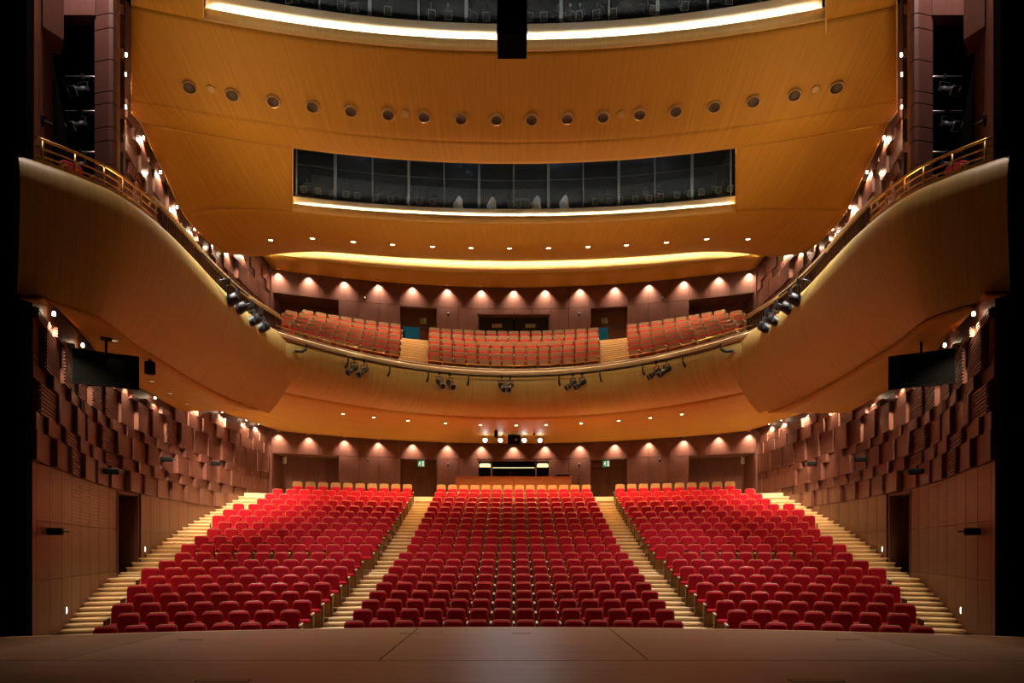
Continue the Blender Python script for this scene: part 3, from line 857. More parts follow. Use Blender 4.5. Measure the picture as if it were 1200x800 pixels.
# ------------------------------------------------------------------ lighting towers beside the stage opening
for s, side in ((-1, 'left'), (1, 'right')):
    T = thing('lighting_tower_' + side, (s * 10, 16.3, 9.5), label='mauve panelled lighting tower with dark slot beside the %s stage edge' % side, cat='tower', kind='structure')
    def pr(pts, z0, z1, mat, name):
        m = MB(); m.loft([[(s * x, y, z) for x, y in pts] for z in (z0, z1)]); return obj(name, m, mat, T)
    zs = [9.4, 10.18, 10.75, 11.33, 11.66, 12.22, 12.50, 13.25, 14.0, 14.35, 15.1, 15.9, 16.8]
    for z0, z1 in zip(zs, zs[1:]):
        # the rounded tower: front face towards the stage, then the return towards the wall
        pts = [(10.02, 16.32), (9.62, 16.22), (9.53, 16.24), (9.50, 16.34), (9.54, 16.50), (10.42, 18.2), (10.55, 18.2), (10.12, 16.6)]
        pr(pts, z0 + .012, z1 - .012, 'mauve2', 'panel')
    for i, (z0, z1) in enumerate(zip(zs, zs[2:])):
        if i % 2: continue
        y0 = 17.2 + .1 * (i % 4)
        pr([(9.82, 17.0), (9.74, 17.05), (10.22, 17.9), (10.35, 17.9)], z0 + .1, z1 - .15, 'mauve', 'side_block')
    # return beside the stage
    for j in range(4):
        a, b = j / 4, (j + 1) / 4 - .01
        p = lambda t: (10.06 + .95 * t, 14.32 + 2.0 * t)
        pr([p(a), p(b), (p(b)[0] + .12, p(b)[1] - .05), (p(a)[0] + .12, p(a)[1] - .05)], 9.4, 17.4, 'mauve', 'return_panel')
    pr([(10.35, 15.0), (10.15, 15.4), (10.55, 15.9), (10.95, 15.6)], 13.1, 15.2, 'mauve', 'corner_block')
    # dark slot
    m = MB(); pts = [(10.0, 16.5), (10.05, 17.6), (11.3, 17.6), (11.2, 16.4)]
    for (p, q) in zip(pts, pts[1:]):
        m.hexa([(s * p[0], p[1], 9.4), (s * q[0], q[1], 9.4), (s * q[0], q[1] + .05, 9.4), (s * p[0], p[1] + .05, 9.4), (s * p[0], p[1], 17.4), (s * q[0], q[1], 17.4), (s * q[0], q[1] + .05, 17.4), (s * p[0], p[1] + .05, 17.4)])
    obj('slot_lining', m, 'black', T)
    x0, x1 = sorted((s * 9.98, s * 11.1)); obj('lintel', MB().box(x0, x1, 16.28, 16.6, 14.35, 17.4), 'mauve2', T)
    for z in (10.4, 11.35, 12.35, 13.2):
        obj('pipe', MB().tube([(s * 10.03, 16.75, z), (s * 11.0, 16.75, z)], .024, 8), 'silver', T)

# ------------------------------------------------------------------ stalls seats
def seat_meshes(tall=False):
    P = []
    P.append(('back_shell', MB().pad(.452, .36, 1.02 if tall else .90, .135, .165, r=.10, c=.008, lean=.17), 'seatwood'))
    P.append(('backrest', MB().pad(.434, .42, .80 if tall else .885, .040, .140, r=.095, c=.035, lean=.17), 'red'))
    P.append(('cushion', MB().cbox(-.23, .23, -.30, .13, .36, .455, .03), 'redlight'))
    P.append(('base', MB().box(-.235, .235, -.20, -.165, 0, .36), 'seatwood'))
    return P
def arm_mesh(x): return MB().box(x - .022, x + .022, -.24, .20, 0, .56), MB().cbox(x - .028, x + .028, -.29, .20, .56, .60, .012)
def make_seat(ends, tall=False):
    t = thing('theatre_seat', (0, -50, 0)); t['category'] = 'seat'
    for nm, mb, mt in seat_meshes(tall): local(nm, mb, mt, t)
    for x in ends:
        a, b = arm_mesh(x); st = local('side_panel', a, 'seatdark', t); local('armrest', b, 'armtop', st)
    return t
proto = {1: make_seat((.275,)), 2: make_seat((-.275, .275))}
def seat_soup(mb, X, Y, Z, rot, two, tall=False):
    mats = ['seatwood', 'red', 'redlight', 'seatdark', 'armtop']
    parts = [(b, mats.index(c)) for a, b, c in seat_meshes(tall)]
    for x in ((-.275, .275) if two else (.275,)):
        a, b = arm_mesh(x); parts += [(a, 3), (b, 4)]
    c, s_ = math.cos(rot), math.sin(rot)
    for p, mi in parts:
        o = len(mb.v); mb.v += [(X + x * c - y * s_, Y + x * s_ + y * c, Z + z) for x, y, z in p.v]
        for f in p.f: mb.face([o + i for i in f], mi=mi)
ORD = ['first', 'second', 'third', 'fourth', 'fifth', 'sixth', 'seventh', 'eighth', 'ninth', 'tenth', 'eleventh', 'twelfth', 'thirteenth', 'fourteenth']
used = set(); soup = MB()
for i in range(20):
    blocks = [('centre', -AISLE0 + .03, 14), ('side', -ROW_X[i], ROW_N[i]), ('side', AISLE1, ROW_N[i])]
    for bn, x0, n in blocks:
        for k in range(n):
            x = x0 + PITCH * (k + .5); r = ROW_D[i]
            if i == 0 and bn == 'centre': x = x0 + (2 * AISLE0 - .06) / n * (k + .5)
            y = r - AR * x * x; rot = math.atan2(-2 * AR * x, 1)
            if i < 9 or (i == 9 and bn == 'centre'):
                kind = 2 if k == 0 else 1
                if bn == 'centre':
                    lab = 'red seat, %s in from an aisle, %s row from the stage, centre block' % (ORD[min(k, 13 - k)], ORD[i]); g = 'centre stalls seats'
                else:
                    lab = 'red seat, %s in from the centre aisle, %s row from the stage, side block' % (ORD[(n - 1 - k) if x < 0 else k], ORD[i]); g = 'side stalls seats'
                if kind not in used:
                    o = proto[kind]; used.add(kind); o.location = (x, y, ROW_F[i]); o.rotation_euler = (0, 0, rot); tag(o, lab, 'seat', g)
                else:
                    copy_tree(proto[kind], (x, y, ROW_F[i]), (0, 0, rot), label=lab, group=g)
            else:
                seat_soup(soup, x, y, ROW_F[i], rot, k == 0, i == 19)
obj('distant_seats', soup, ['seatwood', 'red', 'redlight', 'seatdark', 'armtop'], centre=True, label='rows of red seats filling the rear half of the stalls', cat='seats', kind='stuff')

# balcony seats: tipped up, ply undersides showing
def make_balcony_seat():
    t = thing('balcony_seat', (0, -50, 0)); t['category'] = 'seat'
    local('back_shell', MB().pad(.51, .36, .98, .16, .19, r=.05, c=.006, lean=.14), 'balwood', t)
    local('backrest', MB().pad(.47, .40, .86, .09, .165, r=.06, c=.02, lean=.14), 'balred', t)
    local('headboard', MB().pad(.49, .80, .97, .085, .165, r=.05, c=.01, lean=.14), 'balwood', t)
    cu = local('tip_up_cushion', MB().pad(.47, .40, .80, -.04, .05, r=.08, c=.02, lean=.16), 'balred', t)
    local('cushion_underside', MB().pad(.40, .43, .70, -.055, -.03, r=.07, c=.006, lean=.16), 'balwood', cu)
    sp = local('side_panel', MB().box(.255, .295, -.10, .20, 0, .58), 'seatdark', t)
    local('armrest', MB().cbox(.245, .305, -.16, .22, .58, .62, .012), 'armtop', sp)
    return t
bp = make_balcony_seat(); first = True
for i in range(5):
    D, A = BAL_D[i], BAL_A[i]; zf = BAL_T[i] - BSH
    nb_ = (14, 14, 14, 15, 15)[i]; hw = .1235 * D - .05
    xs = [(-hw + 2 * hw / nb_ * (k + .5), 'centre block') for k in range(nb_)]
    for s in (-1, 1):
        x = .1600 * D + .02
        lim = (8.55, 8.95, 9.35, 9.7, 9.5)[i]
        while True:
            xs.append((s * (x + .22), 'side block')); x += .592 / math.hypot(1, 2 * A * x)
            if x > lim: break
    cnt = {}
    for x, bn in xs:
        if bn == 'centre block': kk = sorted(q for q, b_ in xs if b_ == bn).index(x); kk = min(kk, nb_ - 1 - kk)
        else: kk = sorted(abs(q) for q, b_ in xs if b_ == bn and q * x > 0).index(abs(x))
        y = D - A * x * x; rot = math.atan2(-2 * A * x, 1)
        lab = 'orange balcony seat, %s in from an aisle, %s row above the parapet, %s' % (ORD[kk], ORD[i], bn)
        if first:
            bp.location = (x, y, zf); bp.rotation_euler = (0, 0, rot); tag(bp, lab, 'seat', 'balcony seats, ' + bn); first = False
        else: copy_tree(bp, (x, y, zf), (0, 0, rot), label=lab, group='balcony seats, ' + bn)
# seats in the side boxes
for s, side in ((-1, 'left'), (1, 'right')):
    for j, (t, off) in enumerate(((1.35, -1.05), (3.35, -1.0), (9.9, -1.4), (11.6, -1.5))):
        x, y = wing(t, off, s); x2, y2 = wing(t, off + 1, s)
        rot = math.atan2(x2 - x, -(y2 - y))
        copy_tree(proto[2], (x, y, 9.35 if j < 2 else 9.55), (0, 0, rot),
                  label='red seat in the %s box behind %s' % (side, ('the brass rail nearest the portal', 'the end of the brass rail', 'the slatted parapet', 'the far end of the slatted parapet')[j]), cat='seat', group='box seats')

# ------------------------------------------------------------------ recessed downlights
def big_ring(R): return MB().lathe([(R, .06), (R, -.05), (R * .97, -.065), (R * .86, -.07), (R * .80, -.055)], 24, cap=False)
def big_cone(R): return MB().lathe([(R * .81, -.058), (R * .62, -.03), (R * .35, -.018), (.001, -.016)], 24, cap=False)
def ring_mesh(R, h=.03): return MB().lathe([(R, 0), (R * 1.0, -.012), (R * .86, -.016), (R * .80, .02), (R * .80, h)], 20)
def deep_mesh(R): return MB().lathe([(R * .8, .0), (R * .62, .10), (R * .5, .16), (0.001, .17)], 20)
def lens_mesh(R): return MB().lathe([(R * .78, -.002), (R * .5, -.012), (.001, -.016)], 16)
ME_R = big_ring(.21).mesh('trim', 'trimring'); ME_B = big_cone(.21).mesh('baffle', 'baffle')
ME_R2 = ring_mesh(.10).mesh('trim', 'trimring'); ME_R3 = ring_mesh(.13).mesh('trim', 'trimring'); ME_L2 = lens_mesh(.13).mesh('lens', 'glow'); ME_L3 = lens_mesh(.095).mesh('lens', 'glowsm')
ME_LD = lens_mesh(.095).mesh('lens', 'lensdim')
ME_D = MB().lathe([(.13, 0), (.13, -.02), (.10, -.03), (.001, -.03)], 18).mesh('cover', 'trimring')
def downlight(loc, tilt, parts, label, group, watts=0, angle=110, col=WARM, aim=(0, 0, -1), drop=.06, blend=.6, size=.08):
    t = thing('ceiling_light', loc, tilt, label=label, cat='light', group=group)
    for nm, me in parts: local(nm, me, None, t)
    if watts:
        lamp('light', 'SPOT', (loc[0], loc[1], loc[2] - drop), watts, col, aim, angle, blend, size)
    return t
def slope(zf, x, r):
    dz = (zf(x, r + .05) - zf(x, r - .05)) / .1; return (math.atan(dz), -math.atan(dz * 2 * AC * x), 0)
PX1 = [222, 272, 320, 366, 411, 455, 497, 540, 581.7, 623, 664.7, 706.6, 749.6, 792, 837, 883, 931, 980.6]
for i, px in enumerate(PX1):
    k = (px - 602) / 800; r = 21.65; x = k * r
    for _ in range(8): x = k * (r - AC * x * x)
    y = r - AC * x * x; z = cz1(x, r)
    downlight((x, y, z - .005), slope(cz1, x, r), (('trim', ME_R), ('baffle', ME_B)), 'unlit-looking deep recessed downlight in the front ceiling panel', 'front ceiling downlights', L_CEIL1 * (7.5 if abs(x) > 8 else 1.0 if i % 2 else .62), 86 if abs(x) > 8 else 66 if i % 2 else 52, (1, .94, .90) if abs(x) > 8 else WARM2, aim=(0, .03 if abs(x) > 8 or i % 2 else 1.15, -1), drop=.12, blend=1.0, size=.12)
for px in (247, 475, 728, 956):
    k = (px - 602) / 800; r = 21.6; x = k * r
    for _ in range(8): x = k * (r - AC * x * x)
    o = thing('ceiling_speaker', (x, r - AC * x * x, cz1(x, r) - .004), slope(cz1, x, r), label='small round ceiling speaker cover between front ceiling downlights', cat='speaker', group='ceiling speaker covers')
    local('cover', ME_D, None, o)
PX2 = [317, 366, 414, 460, 507, 552, 597, 643, 689, 734, 781, 828, 877]
for px in PX2:
    k = (px - 602) / 800; r = 31.4; x = k * r
    for _ in range(8): x = k * (r - AC * x * x)
    y = r - AC * x * x; z = cz2(x, r)
    downlight((x, y, z - .005), slope(cz2, x, r), (('trim', ME_R3), ('lens', ME_L2)), 'lit round downlight in the ceiling panel above the balcony', 'lit ceiling downlights', L_CEIL2, 125, WARM, drop=.07)
PX3 = [402, 438, 478, 522, 563, 605, 640, 681, 725, 762, 799]
for px in PX3:
    k = (px - 602) / 800; d = 32.8; x = k * d
    for _ in range(10): x = k * (d - .05 * x * x)
    y = d - .05 * x * x; z = 7.56
    z = 7.66 - .28 * (y - (par(x) + 1.2)) / max(1, rear(x) - par(x) - 1.2) - .004
    downlight((x, y, z - .008), (0, 0, 0), (('trim', ME_R2), ('lens', ME_L3)), 'lit round downlight in the soffit under the balcony', 'balcony soffit downlights', L_SOFFIT, 120, WARM, drop=.07)
# wall washers making scallops on the two rear walls
SC = [321, 360, 402, 442, 482, 523, 563, 601, 638, 679, 720, 760, 801, 842, 881]
for px in SC:
    k = (px - 601) / 800; x = k * 37
    for _ in range(8): x = k * (rear(x) - .3)
    x = max(-12.0, min(12.0, x))
    y = rear(x) - .20
    t = downlight((x, y, 7.38 + .28 * (x / 12.4) ** 2), (0, 0, 0), (('trim', ME_R2),), 'small wall washer at the back edge of the balcony soffit', 'stalls wall washers', L_SCALLOP, 96, WARM2, aim=(0, .14, -1), drop=.02, blend=1.0, size=.03)
for px in SC:
    k = (px - 601) / 800; x = k * 37
    for _ in range(8): x = k * (rear(x) - .3)
    x = max(-12.0, min(12.0, x)); y = rear(x) - .20
    downlight((x, y, 15.90), (0, 0, 0), (('trim', ME_R2),), 'small wall washer at the back edge of the upper ceiling', 'balcony wall washers', L_SCALLOP * 1.3, 96, WARM2, aim=(0, .14, -1), drop=.02, blend=1.0, size=.03)

# lamps hidden in the gap between soffit / ceiling and the side walls
ME_G = MB().lathe([(.028, .08), (.034, 0), (.025, -.01), (.001, -.012)], 10).mesh('gap_lamp', ['glow'])
random.seed(3)
for s, side in ((-1, 'left'), (1, 'right')):
    for i in range(10):
        d = 15.2 + 2.0 * i + .35 * (i % 3)
        zz = WSOF + .12 if d < 25 else lerp([(25, 7.25), (29.3, 7.44), (35, 7.68)], d) + .10
        q = .13
        x = s * (wx(d) - q)
        t = thing('gap_lamp', (x, d, zz), label='small lamp in the light gap between lower soffit and side wall', cat='light', group='lower gap lamps'); local('bulb', ME_G, None, t)
        lamp('light', 'SPOT', (x, d, zz - .03), L_WALL * (1 if d > 20 else .8), WARM2, (0, .12, -1), 104 if d < 22 else 130, .6, .04)
    # small downlights over the wall-side steps
    for d in (16.6, 18.6, 20.6, 22.2, 23.8, 26.0, 28.0):
        zz = WSOF if d < 25 else lerp([(25, 7.25), (29.3, 7.44), (35, 7.68)], d) + .03
        downlight((s * (wx(d) - 1.15), d, zz - .012), (0, 0, 0), (('trim', ME_R2), ('lens', ME_LD)), 'dim downlight in the soffit over the wall-side steps', 'step downlights', L_STEP * (2.2 if d > 22 else .7), 50 if d < 22 else 66, WARM2, aim=(0, .05 if d < 22 else 1.15 if d < 25 else .8, -1), drop=.05, blend=.6, size=.05)
    for i in range(9):
        r = 21.8 + 1.55 * i
        x0 = xe1(r) if r < 24.1 else xedge(r); x = x0 + .17; y = r - AC * x0 * x0; z = (cz1(x0, r) if r < 24.1 else cz2(x0, r)) + .12
        t = thing('gap_lamp', (s * x, y, z), label='small lamp in the light gap between upper ceiling and side wall', cat='light', group='upper gap lamps'); local('bulb', ME_G, None, t)
        lamp('light', 'SPOT', (s * x, y, z - .04), L_UPWALL, WARM2, (0, 0, -1), 140, .5, .04)
    # bright lamp where the ceiling leaves the tower
    x, y, z = s * 11.27, 19.85, 15.95
    t = thing('gap_lamp', (x, y, z), label='bright lamp in the ceiling gap behind the mauve lighting tower', cat='light', group='tower gap lamps'); local('bulb', ME_G, None, t)
    lamp('light', 'POINT', (x, y, z - .12), 110, WARM2, size=.06)

# ------------------------------------------------------------------ stage lanterns
def body_mesh(L=.42, R=.085):
    return MB().lathe([(.02, .16), (R * .9, .14), (R, .0), (R * .8, -.04), (R * .8, -.2), (R * 1.05, -.22), (R * 1.05, -L + .1), (R * .9, -L + .1), (.001, -L + .12)], 14, axis='y')
def make_lantern(pitch=.6):
    t = thing('stage_light', (0, -60, 0)); t['category'] = 'stage light'
    local('clamp', MB().box(-.025, .025, -.03, .03, -.06, .045).tube([(0, 0, -.05), (0, 0, -.13)], .012, 6), 'blackm', t)
    y = MB(); y.box(-.12, .12, -.015, .015, -.135, -.125).box(-.12, -.112, -.015, .015, -.33, -.13).box(.112, .12, -.015, .015, -.33, -.13)
    local('yoke', y, 'bridgesteel', t)
    b = local('body', body_mesh(), 'blackm', t); b.location = (0, 0, -.30); b.rotation_euler = (pitch, 0, 0)
    f = local('colour_frame', MB().box(-.10, .10, -.345, -.335, -.10, -.085).box(-.10, .10, -.345, -.335, .085, .10).box(-.10, -.085, -.345, -.335, -.085, .085).box(.085, .10, -.345, -.335, -.085, .085), 'lampframe', b)
    return t
LP = make_lantern(.6); lp_used = [False]
def lantern(loc, rz, label, group, scale=1.0):
    if not lp_used[0]:
        lp_used[0] = True; o = LP; o.location = loc; o.rotation_euler = (0, 0, rz); o.scale = (scale,) * 3; tag(o, label, 'stage light', group); return o
    return copy_tree(LP, loc, (0, 0, rz), scale=(scale,) * 3, label=label, group=group)

for x in (-6.2, -2.9, -.3, 2.7, 6.0):
    a = bal(x, .34); lamp('fill_uplight', 'SPOT', (a[0], a[1], 9.3), L_UPC, WARM, (-.02 * x, -.62, 1), 150, .9, .3)  # added fill along the pipe, no lamp body, brightens the ceiling
# black pipe on brackets along the balcony front
Pp = thing('lighting_pipe', (0, 29.7, 9.15), label='long black lighting pipe on brackets along the balcony front', cat='pipe')
XP = 7.95
def pipe_pt(x): return bal(x, .34)
PZ = 9.17
obj('pipe', MB().tube([(*pipe_pt(-XP + 2 * XP * i / 60), PZ) for i in range(61)], .026, 8), 'blackm', Pp)
for px in (408, 457, 502, 549, 655, 703, 753, 800):
    k = (px - 602) / 800; x = k * 29
    for _ in range(12): x = k * pipe_pt(x)[1] - (pipe_pt(x)[0] - x)
    a = pipe_pt(x); b = bal(x, .12)
    obj('bracket', MB().tube([(a[0], a[1], PZ + .03), (a[0], a[1], PZ - .22), (a[0] * .6 + b[0] * .4, a[1] * .6 + b[1] * .4, PZ - .34), (b[0], b[1], PZ - .42)], .03, 6, rs=[.03, .03, .045, .05]), 'blackm', Pp)
for s in (-1, 1):
    a = pipe_pt(s * XP)
    br = obj('end_bracket', MB().tube([(a[0], a[1], PZ + .05), (a[0], a[1], PZ - .16), (a[0] + s * .12, a[1] - .12, PZ - .28), (a[0] + s * .34, a[1] - .25, PZ - .30)], .05, 8), 'blackm', Pp)
    obj('cable_end', MB().tube([(a[0] + s * .34, a[1] - .25, PZ - .30), (a[0] + s * .5, a[1] - .3, PZ - .38), (a[0] + s * .66, a[1] - .32, PZ - .55)], .022, 6), 'silver', br)
for px, rz, pl in ((415, -.5, 'left-hand'), (427, -.4, 'left-hand'), (515, .5, 'inner left'), (527, .5, 'inner left'), (588, .3, 'middle'), (598, -.2, 'middle'), (671, -.9, 'inner right'), (682, -1.0, 'inner right'), (769, -1.2, 'right-hand'), (781, -1.1, 'right-hand')):
    k = (px - 602) / 800; x = k * 29
    for _ in range(12): x = k * pipe_pt(x)[1] - (pipe_pt(x)[0] - x)
    a = pipe_pt(x)
    lantern((a[0], a[1], PZ - .03), rz, 'black stage light in the %s pair under the balcony pipe' % pl, 'balcony front stage lights', 1.35)
# bigger groups on the wings, on short side pipes
for s, side in ((-1, 'left'), (1, 'right')):
    Q = thing('wing_light_bar', (s * 8.3, 20.5, 9.6), label='short black lighting bar standing on the %s balcony wing' % side, cat='pipe')
    T = lambda t, o, z: (*wing(t, o, s), z)
    ta, tb = 7.3, 10.4
    obj('pipe', MB().tube([T(ta + (tb - ta) * i / 12, -.10, 9.72) for i in range(13)], .03, 8), 'blackm', Q)
    for t in (7.5, 8.6, 9.5, 10.3):
        obj('bracket', MB().tube([T(t, -.42, 9.5), T(t, -.3, 9.70), T(t, -.1, 9.74)], .03, 6), 'blackm', Q)
    obj('cross_arm', MB().box(-.28, .28, -.05, .05, -.06, .06), 'blackm', Q)
    Q.children[-1].location = Vector(T(7.25, .02, 9.72)) - Q.location
    for j, t in enumerate((7.55, 8.25, 9.35, 10.05)):
        x, y = wing(t, -.02, s)
        lantern((x, y, 9.70), s * (1.25 if j < 2 else .75), 'black stage light clustered on the %s wing bar' % side, '%s wing stage lights' % side, 2.0)
    # added uplights without bodies, brightening the ceiling from the wings
    for t in (2.2, 5.0, 7.9, 10.05):
        x, y = wing(t, -.7, s)
        lamp('fill_uplight', 'SPOT', (x, y, 10.0), L_UP, WARM, (-s * 1.0, .1, 1), 130, 1.0, .25)
    for xf in (2.0, 6.0):
        lamp('front_fill_light', 'SPOT', (s * xf, 15.7, 16.75), L_FRONT, WARM2, (0, 1, -.22), 100, .9, .1)  # added unseen spots to brighten the edge band of the front slot
    lamp('tower_light', 'SPOT', (s * 9.75, 14.95, 17.6), L_PORTAL, (1, .80, .72), (0, .13, -1), 70, .6, .1)
    # tower slot lanterns
    for (xx, z, rz) in ((10.36, 10.42, .4), (10.86, 10.42, -.3), (10.6, 11.37, .3), (10.6, 12.37, .2), (10.55, 13.22, .2)):
        lantern((s * xx, 16.72, z - .03), rz * s, 'stage light hanging in the dark slot of the %s lighting tower' % side, '%s tower stage lights' % side, 1.15)
lantern_group = []
for px in (360, 375, 392, 407, 420, 444, 462, 479, 494, 509, 596, 608, 616, 697, 712, 727, 742, 757, 772, 790, 806, 822, 838, 852):
    k = (px - 602) / 800; r = 29.1; x = k * r
    for _ in range(8): x = k * (r - AC * x * x)
    lantern((x, r - AC * x * x, 16.75), random.uniform(-.3, .3), 'dim stage light hanging behind the mesh of the middle ceiling slot', 'middle slot stage lights', 1.2)
for px in (300, 345, 400, 418, 455, 505, 525, 553, 571, 618, 637, 654, 668, 680, 700, 719, 760, 800, 850, 900):
    k = (px - 602) / 800; r = 20.7; x = k * r
    for _ in range(8): x = k * (r - AC * x * x)
    lantern((x, r - AC * x * x, 18.05), random.uniform(-.3, .3), 'dim stage light hanging behind the mesh of the front ceiling slot', 'front slot stage lights', 1.1)
for z_, r_, xx in ((17.5, 28.62, (-6, -2, 2, 6)), (18.5, 20.35, (-6, -2, 2, 6))):
    for x in xx: lamp('bridge_fill_light', 'POINT', (x, r_ - AC * x * x, z_), 9, (.65, .82, 1), size=.1)  # added bluish fill that brightens the bridge interiors and white covers
# follow spots under white covers
for px, dz in ((538, 0), (577, 0), (629, .05), (662, .05)):
    k = (px - 602) / 800; r = 29.0; x = k * r
    t = thing('follow_spot', (x, r - AC * x * x, 15.72), (0, 0, random.uniform(-.4, .4)), label='follow spot under a pale draped cover behind the middle slot mesh', cat='stage light', group='covered follow spots')
    m = MB(); rings = []
    for h, w_, jx in ((.12, .19, 0), (.3, .21, .02), (.5, .20, -.02), (.68, .15, .03), (.80, .07, .02)):
        rings.append([(w_ * math.cos(a * .628) * (1 + .16 * ((a * 7) % 3 - 1)) + jx, w_ * math.sin(a * .628), h + dz + .05 * ((a * 5) % 3 - 1)) for a in range(10)])
    m.loft(rings); local('cover', m, 'cloth', t)
    local('stand', MB().tube([(0, 0, 0), (0, 0, .2)], .04, 8), 'blackm', t)

# ------------------------------------------------------------------ hung and fixed equipment
# centre loudspeaker column hanging from above
H = thing('hanging_loudspeaker', (-.03, 12.5, 10.8), label='black tapered loudspeaker column hanging over the stage edge', cat='speaker')
def fr(z, w_, d): return [(-w_, -d, z), (w_, -d, z), (w_, d, z), (-w_, d, z)]
local('cabinet', MB().loft([fr(0, .27, .30), fr(.4, .235, .26), fr(1.2, .165, .2), fr(2.4, .15, .18)]), 'curtain', H)
local('side_baffle', MB().loft([[(-.276, -.31, .0), (-.20, -.33, .05), (-.08, -.25, 1.2), (-.25, -.25, 1.2)]] + [[(-.276, -.29, .0), (-.20, -.29, .05), (-.08, -.2, 1.2), (-.25, -.2, 1.2)]]), 'slat', H)
local('side_baffle', MB().loft([[(.276, -.31, .0), (.20, -.33, .05), (.08, -.25, 1.2), (.25, -.25, 1.2)]] + [[(.276, -.29, .0), (.20, -.29, .05), (.08, -.2, 1.2), (.25, -.2, 1.2)]]), 'slat', H)
local('hanging_bar', MB().tube([(0, 0, 2.2), (0, 0, 8)], .04, 8), 'black', H)
# monitors
for s, side in ((-1, 'left'), (1, 'right')):
    loc = (s * 9.85, 16.5, 6.70)
    t = thing('monitor', loc, (0, 0, s * -.54), label='flat black monitor hung on a pole under the %s balcony wing' % side, cat='monitor')
    local('pole', MB().tube([(0, 0, 0), (0, 0, -.45)], .03, 8).box(-.12, .12, -.12, .12, -.03, 0), 'black', t)
    b = local('screen', MB().cbox(-.64, .64, -.05, .03, -.42, .34, .012), 'screen', t); b.location = (0, -.02, -.72); b.rotation_euler = (-.10, 0, 0); b.scale = (1.08, 1, 1.08)
    local('bezel', MB().box(-.645, .645, -.056, -.045, -.43, -.405).box(-.645, .645, -.056, -.045, .325, .35).box(-.645, -.625, -.056, -.045, -.405, .325).box(.625, .645, -.056, -.045, -.405, .325), 'black', b)
def small_speaker(loc, label, w_=.18, h=.3, rz=0):
    t = thing('loudspeaker', loc, (0, 0, rz), label=label, cat='speaker')
    local('cabinet', MB().cbox(-w_ / 2, w_ / 2, -.1, .1, -h - .06, -.06, .02), 'black', t)
    local('bracket', MB().box(-.03, .03, -.03, .03, -.06, 0), 'blackm', t)
    return t
small_speaker((-9.75, 18.3, 6.70), 'small black loudspeaker hanging from the left wing soffit by the monitor', .22, .34)
small_speaker((-.87, 33.6, 7.53), 'small black loudspeaker hanging under the balcony beside the projector', .17, .34)
t = thing('camera_unit', (1.0, 33.6, 7.53), label='small black camera on a stem hanging under the balcony', cat='camera')
local('stem', MB().tube([(0, 0, 0), (0, 0, -.2)], .015, 6), 'blackm', t); local('head', MB().lathe([(.01, -.18), (.06, -.2), (.065, -.28), (.01, -.30)], 12), 'black', t)
t = thing('projector', (0.02, 34.6, 7.44), label='black box projector hanging under the balcony between four white lamps', cat='projector')
local('case', MB().cbox(-.32, .32, -.2, .3, -.50, -.04, .02), 'black', t); local('mount', MB().box(-.06, .06, -.06, .06, -.05, .0), 'blackm', t)
local('lens', MB().lathe([(.07, -.24), (.07, -.19), (.001, -.19)], 12, axis='y', o=(.1, 0, -.3)), 'lampoff', t)
for px in (568.5, 586.5, 614.3, 632.7):
    x = (px - 602) / 800 * 35.2; y = 35.2
    t = thing('white_spotlight', (x, y, 7.40), label='bright white spotlight under the balcony above the control booth', cat='light', group='four white spotlights')
    local('stem', MB().tube([(0, 0, .02), (0, 0, -.12)], .015, 6), 'blackm', t)
    local('housing', MB().lathe([(.05, .12), (.10, .07), (.115, -.04), (.11, -.06)], 12, axis='y', o=(0, 0, -.17)), 'blackm', t)
    local('lens', MB().lathe([(.105, -.055), (.06, -.085), (.001, -.095)], 14, axis='y', o=(0, 0, -.17)), 'glowwhite', t)
    lamp('light', 'SPOT', (x, y - .12, 7.22), L_WHITE, COOL, (x * .02, -1, -.42), 44, .7, .05)
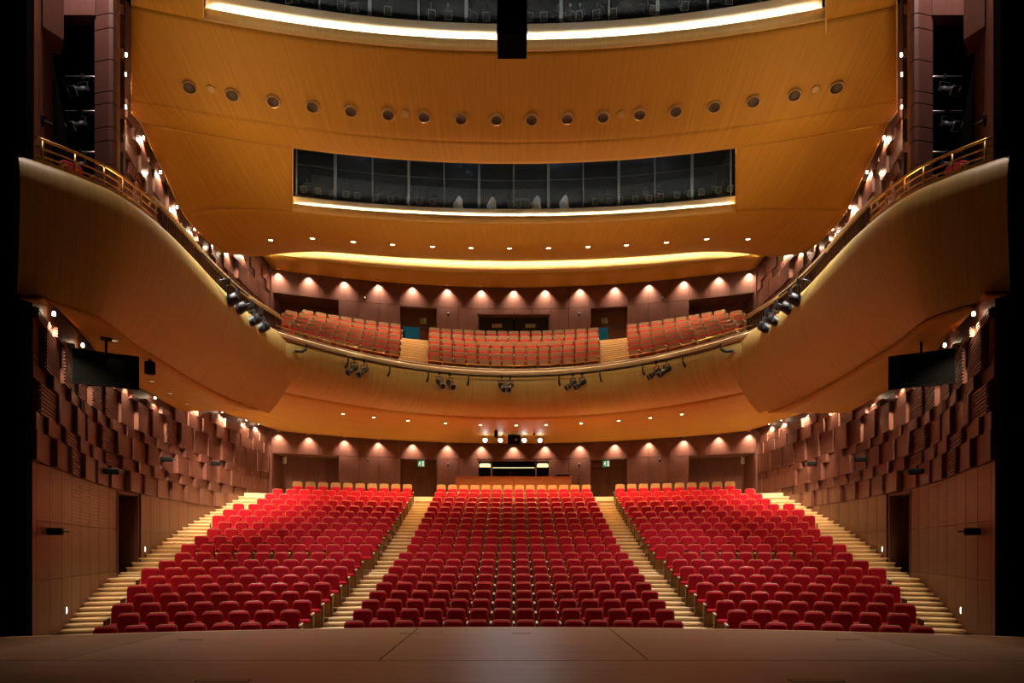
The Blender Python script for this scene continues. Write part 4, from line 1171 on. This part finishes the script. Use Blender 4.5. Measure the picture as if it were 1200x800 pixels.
# small spotlights on the walls
def wall_spot(loc, rz, label, group, sc=1.0):
    t = thing('wall_spotlight', loc, (0, 0, rz), label=label, cat='light', group=group); t.scale = (sc,) * 3
    local('arm', MB().tube([(0, .18, 0), (0, 0, .02)], .015, 6), 'blackm', t)
    local('head', MB().cbox(-.07, .07, -.22, .08, -.06, .07, .02), 'black', t)
def on_wall(s, d, n): q = 1 / math.hypot(1, wdx(d)); return (s * (wx(d) - n * q), d + n * q * wdx(d))
for s, side in ((-1, 'left'), (1, 'right')):
    for d, z, nm in ((15.1, 2.0, 'plain panels near the stage'), (19.6, 3.85, 'lowest blocks by the side exit'), (24.2, 4.8, 'blocks between exit and balcony'), (28.6, 5.2, 'blocks near the back rows')):
        x, y = on_wall(s, d, .36 if z > 3 else .22)
        wall_spot((x, y, z), s * 1.2, 'small black spotlight on the %s wall over the %s' % (side, nm), 'wall spotlights', 1.25)
    wall_spot((s * 10.45, 15.0, 11.05), s * .8, 'black spotlight on the %s tower return beside the stage' % side, 'wall spotlights', 1.5)
    # step lamps
    for d, z in ((16.35, .15), (22.9, 1.62), (30.5, 3.85)):
        x, y = on_wall(s, d, .035); t = thing('step_lamp', (x, y, z), (0, 0, s * -math.atan(wdx(d))), label='small lit step lamp on the %s wall above the %s' % (side, {16.35: 'lowest steps', 22.9: 'middle steps', 30.5: 'top steps'}[d]), cat='light')
        local('plate', MB().box(-.015, .015, -.05, .05, -.09, .09), 'silver', t); local('lens', MB().box(-.02, .02, -.03, .03, -.07, .07), 'steplamp', t)
    for xx, lev, z in ((3.55, 'stalls', 6.2), (3.55, 'balcony', 14.35), (7.9, 'balcony', 14.9), (7.75, 'stalls', 6.35)):
        y = rear(xx) - .14
        t = thing('wall_spotlight', (s * xx, y, z), label='small silver-capped spotlight on the %s rear wall %s' % (lev, 'by the centre' if xx < 5 else 'outside the doors'), cat='light', group='rear wall spotlights')
        local('arm', MB().tube([(0, .14, 0), (0, 0, 0)], .012, 6), 'blackm', t)
        local('head', MB().lathe([(.02, .07), (.065, .05), (.065, -.06), (.05, -.09), (.001, -.09)], 10), 'blackm', t)
        local('cap', MB().lathe([(.06, .055), (.04, .09), (.001, .10)], 10), 'silver', t)
# exit signs
def exit_sign(x, z, lit, label):
    t = thing('exit_sign', (x, rear(x) + .38, z), label=label, cat='sign')
    local('box', MB().cbox(-.19, .19, -.03, .06, -.17, .17, .01), 'exit' if lit else 'exitoff', t)
    m = MB(); q = -.036
    m.box(.04, .16, q, -.029, -.14, .14)                                      # open doorway panel
    m.lathe([(.028, q), (.028, -.029)], 10, axis='y', o=(-.06, 0, .10))      # running figure
    def limb(a, b, w_=.016):
        ax, az = a; bx, bz = b; dx, dz = bx - ax, bz - az; L = math.hypot(dx, dz); px, pz = -dz / L * w_, dx / L * w_
        m.hexa([(ax + px, q, az + pz), (ax - px, q, az - pz), (bx - px, q, bz - pz), (bx + px, q, bz + pz), (ax + px, -.029, az + pz), (ax - px, -.029, az - pz), (bx - px, -.029, bz - pz), (bx + px, -.029, bz + pz)])
    limb((-.065, .065), (-.09, -.03), .026); limb((-.07, .05), (-.01, .03)); limb((-.07, .05), (-.14, .0)); limb((-.09, -.03), (-.03, -.07)); limb((-.03, -.07), (-.04, -.14)); limb((-.09, -.03), (-.15, -.10))
    local('pictogram', m, 'exitwhite' if lit else 'exitwhiteoff', t)
for s, side in ((-1, 'left'), (1, 'right')):
    exit_sign(s * 5.05, 6.30, True, 'lit green exit sign over the %s stalls rear door' % side)
    exit_sign(s * 4.95, 14.1, False, 'dim exit sign over the %s balcony rear door' % side)
    t = thing('exit_sign', (s * 12.05, rear(12) + .9, 6.3), (0, 0, s * .9), label='pale exit sign hanging in the %s corner lobby of the stalls' % side, cat='sign')
    local('box', MB().box(-.19, .19, -.03, .03, -.17, .17), 'white', t); local('hanger', MB().tube([(0, 0, .17), (0, 0, .3)], .01, 6), 'blackm', t)
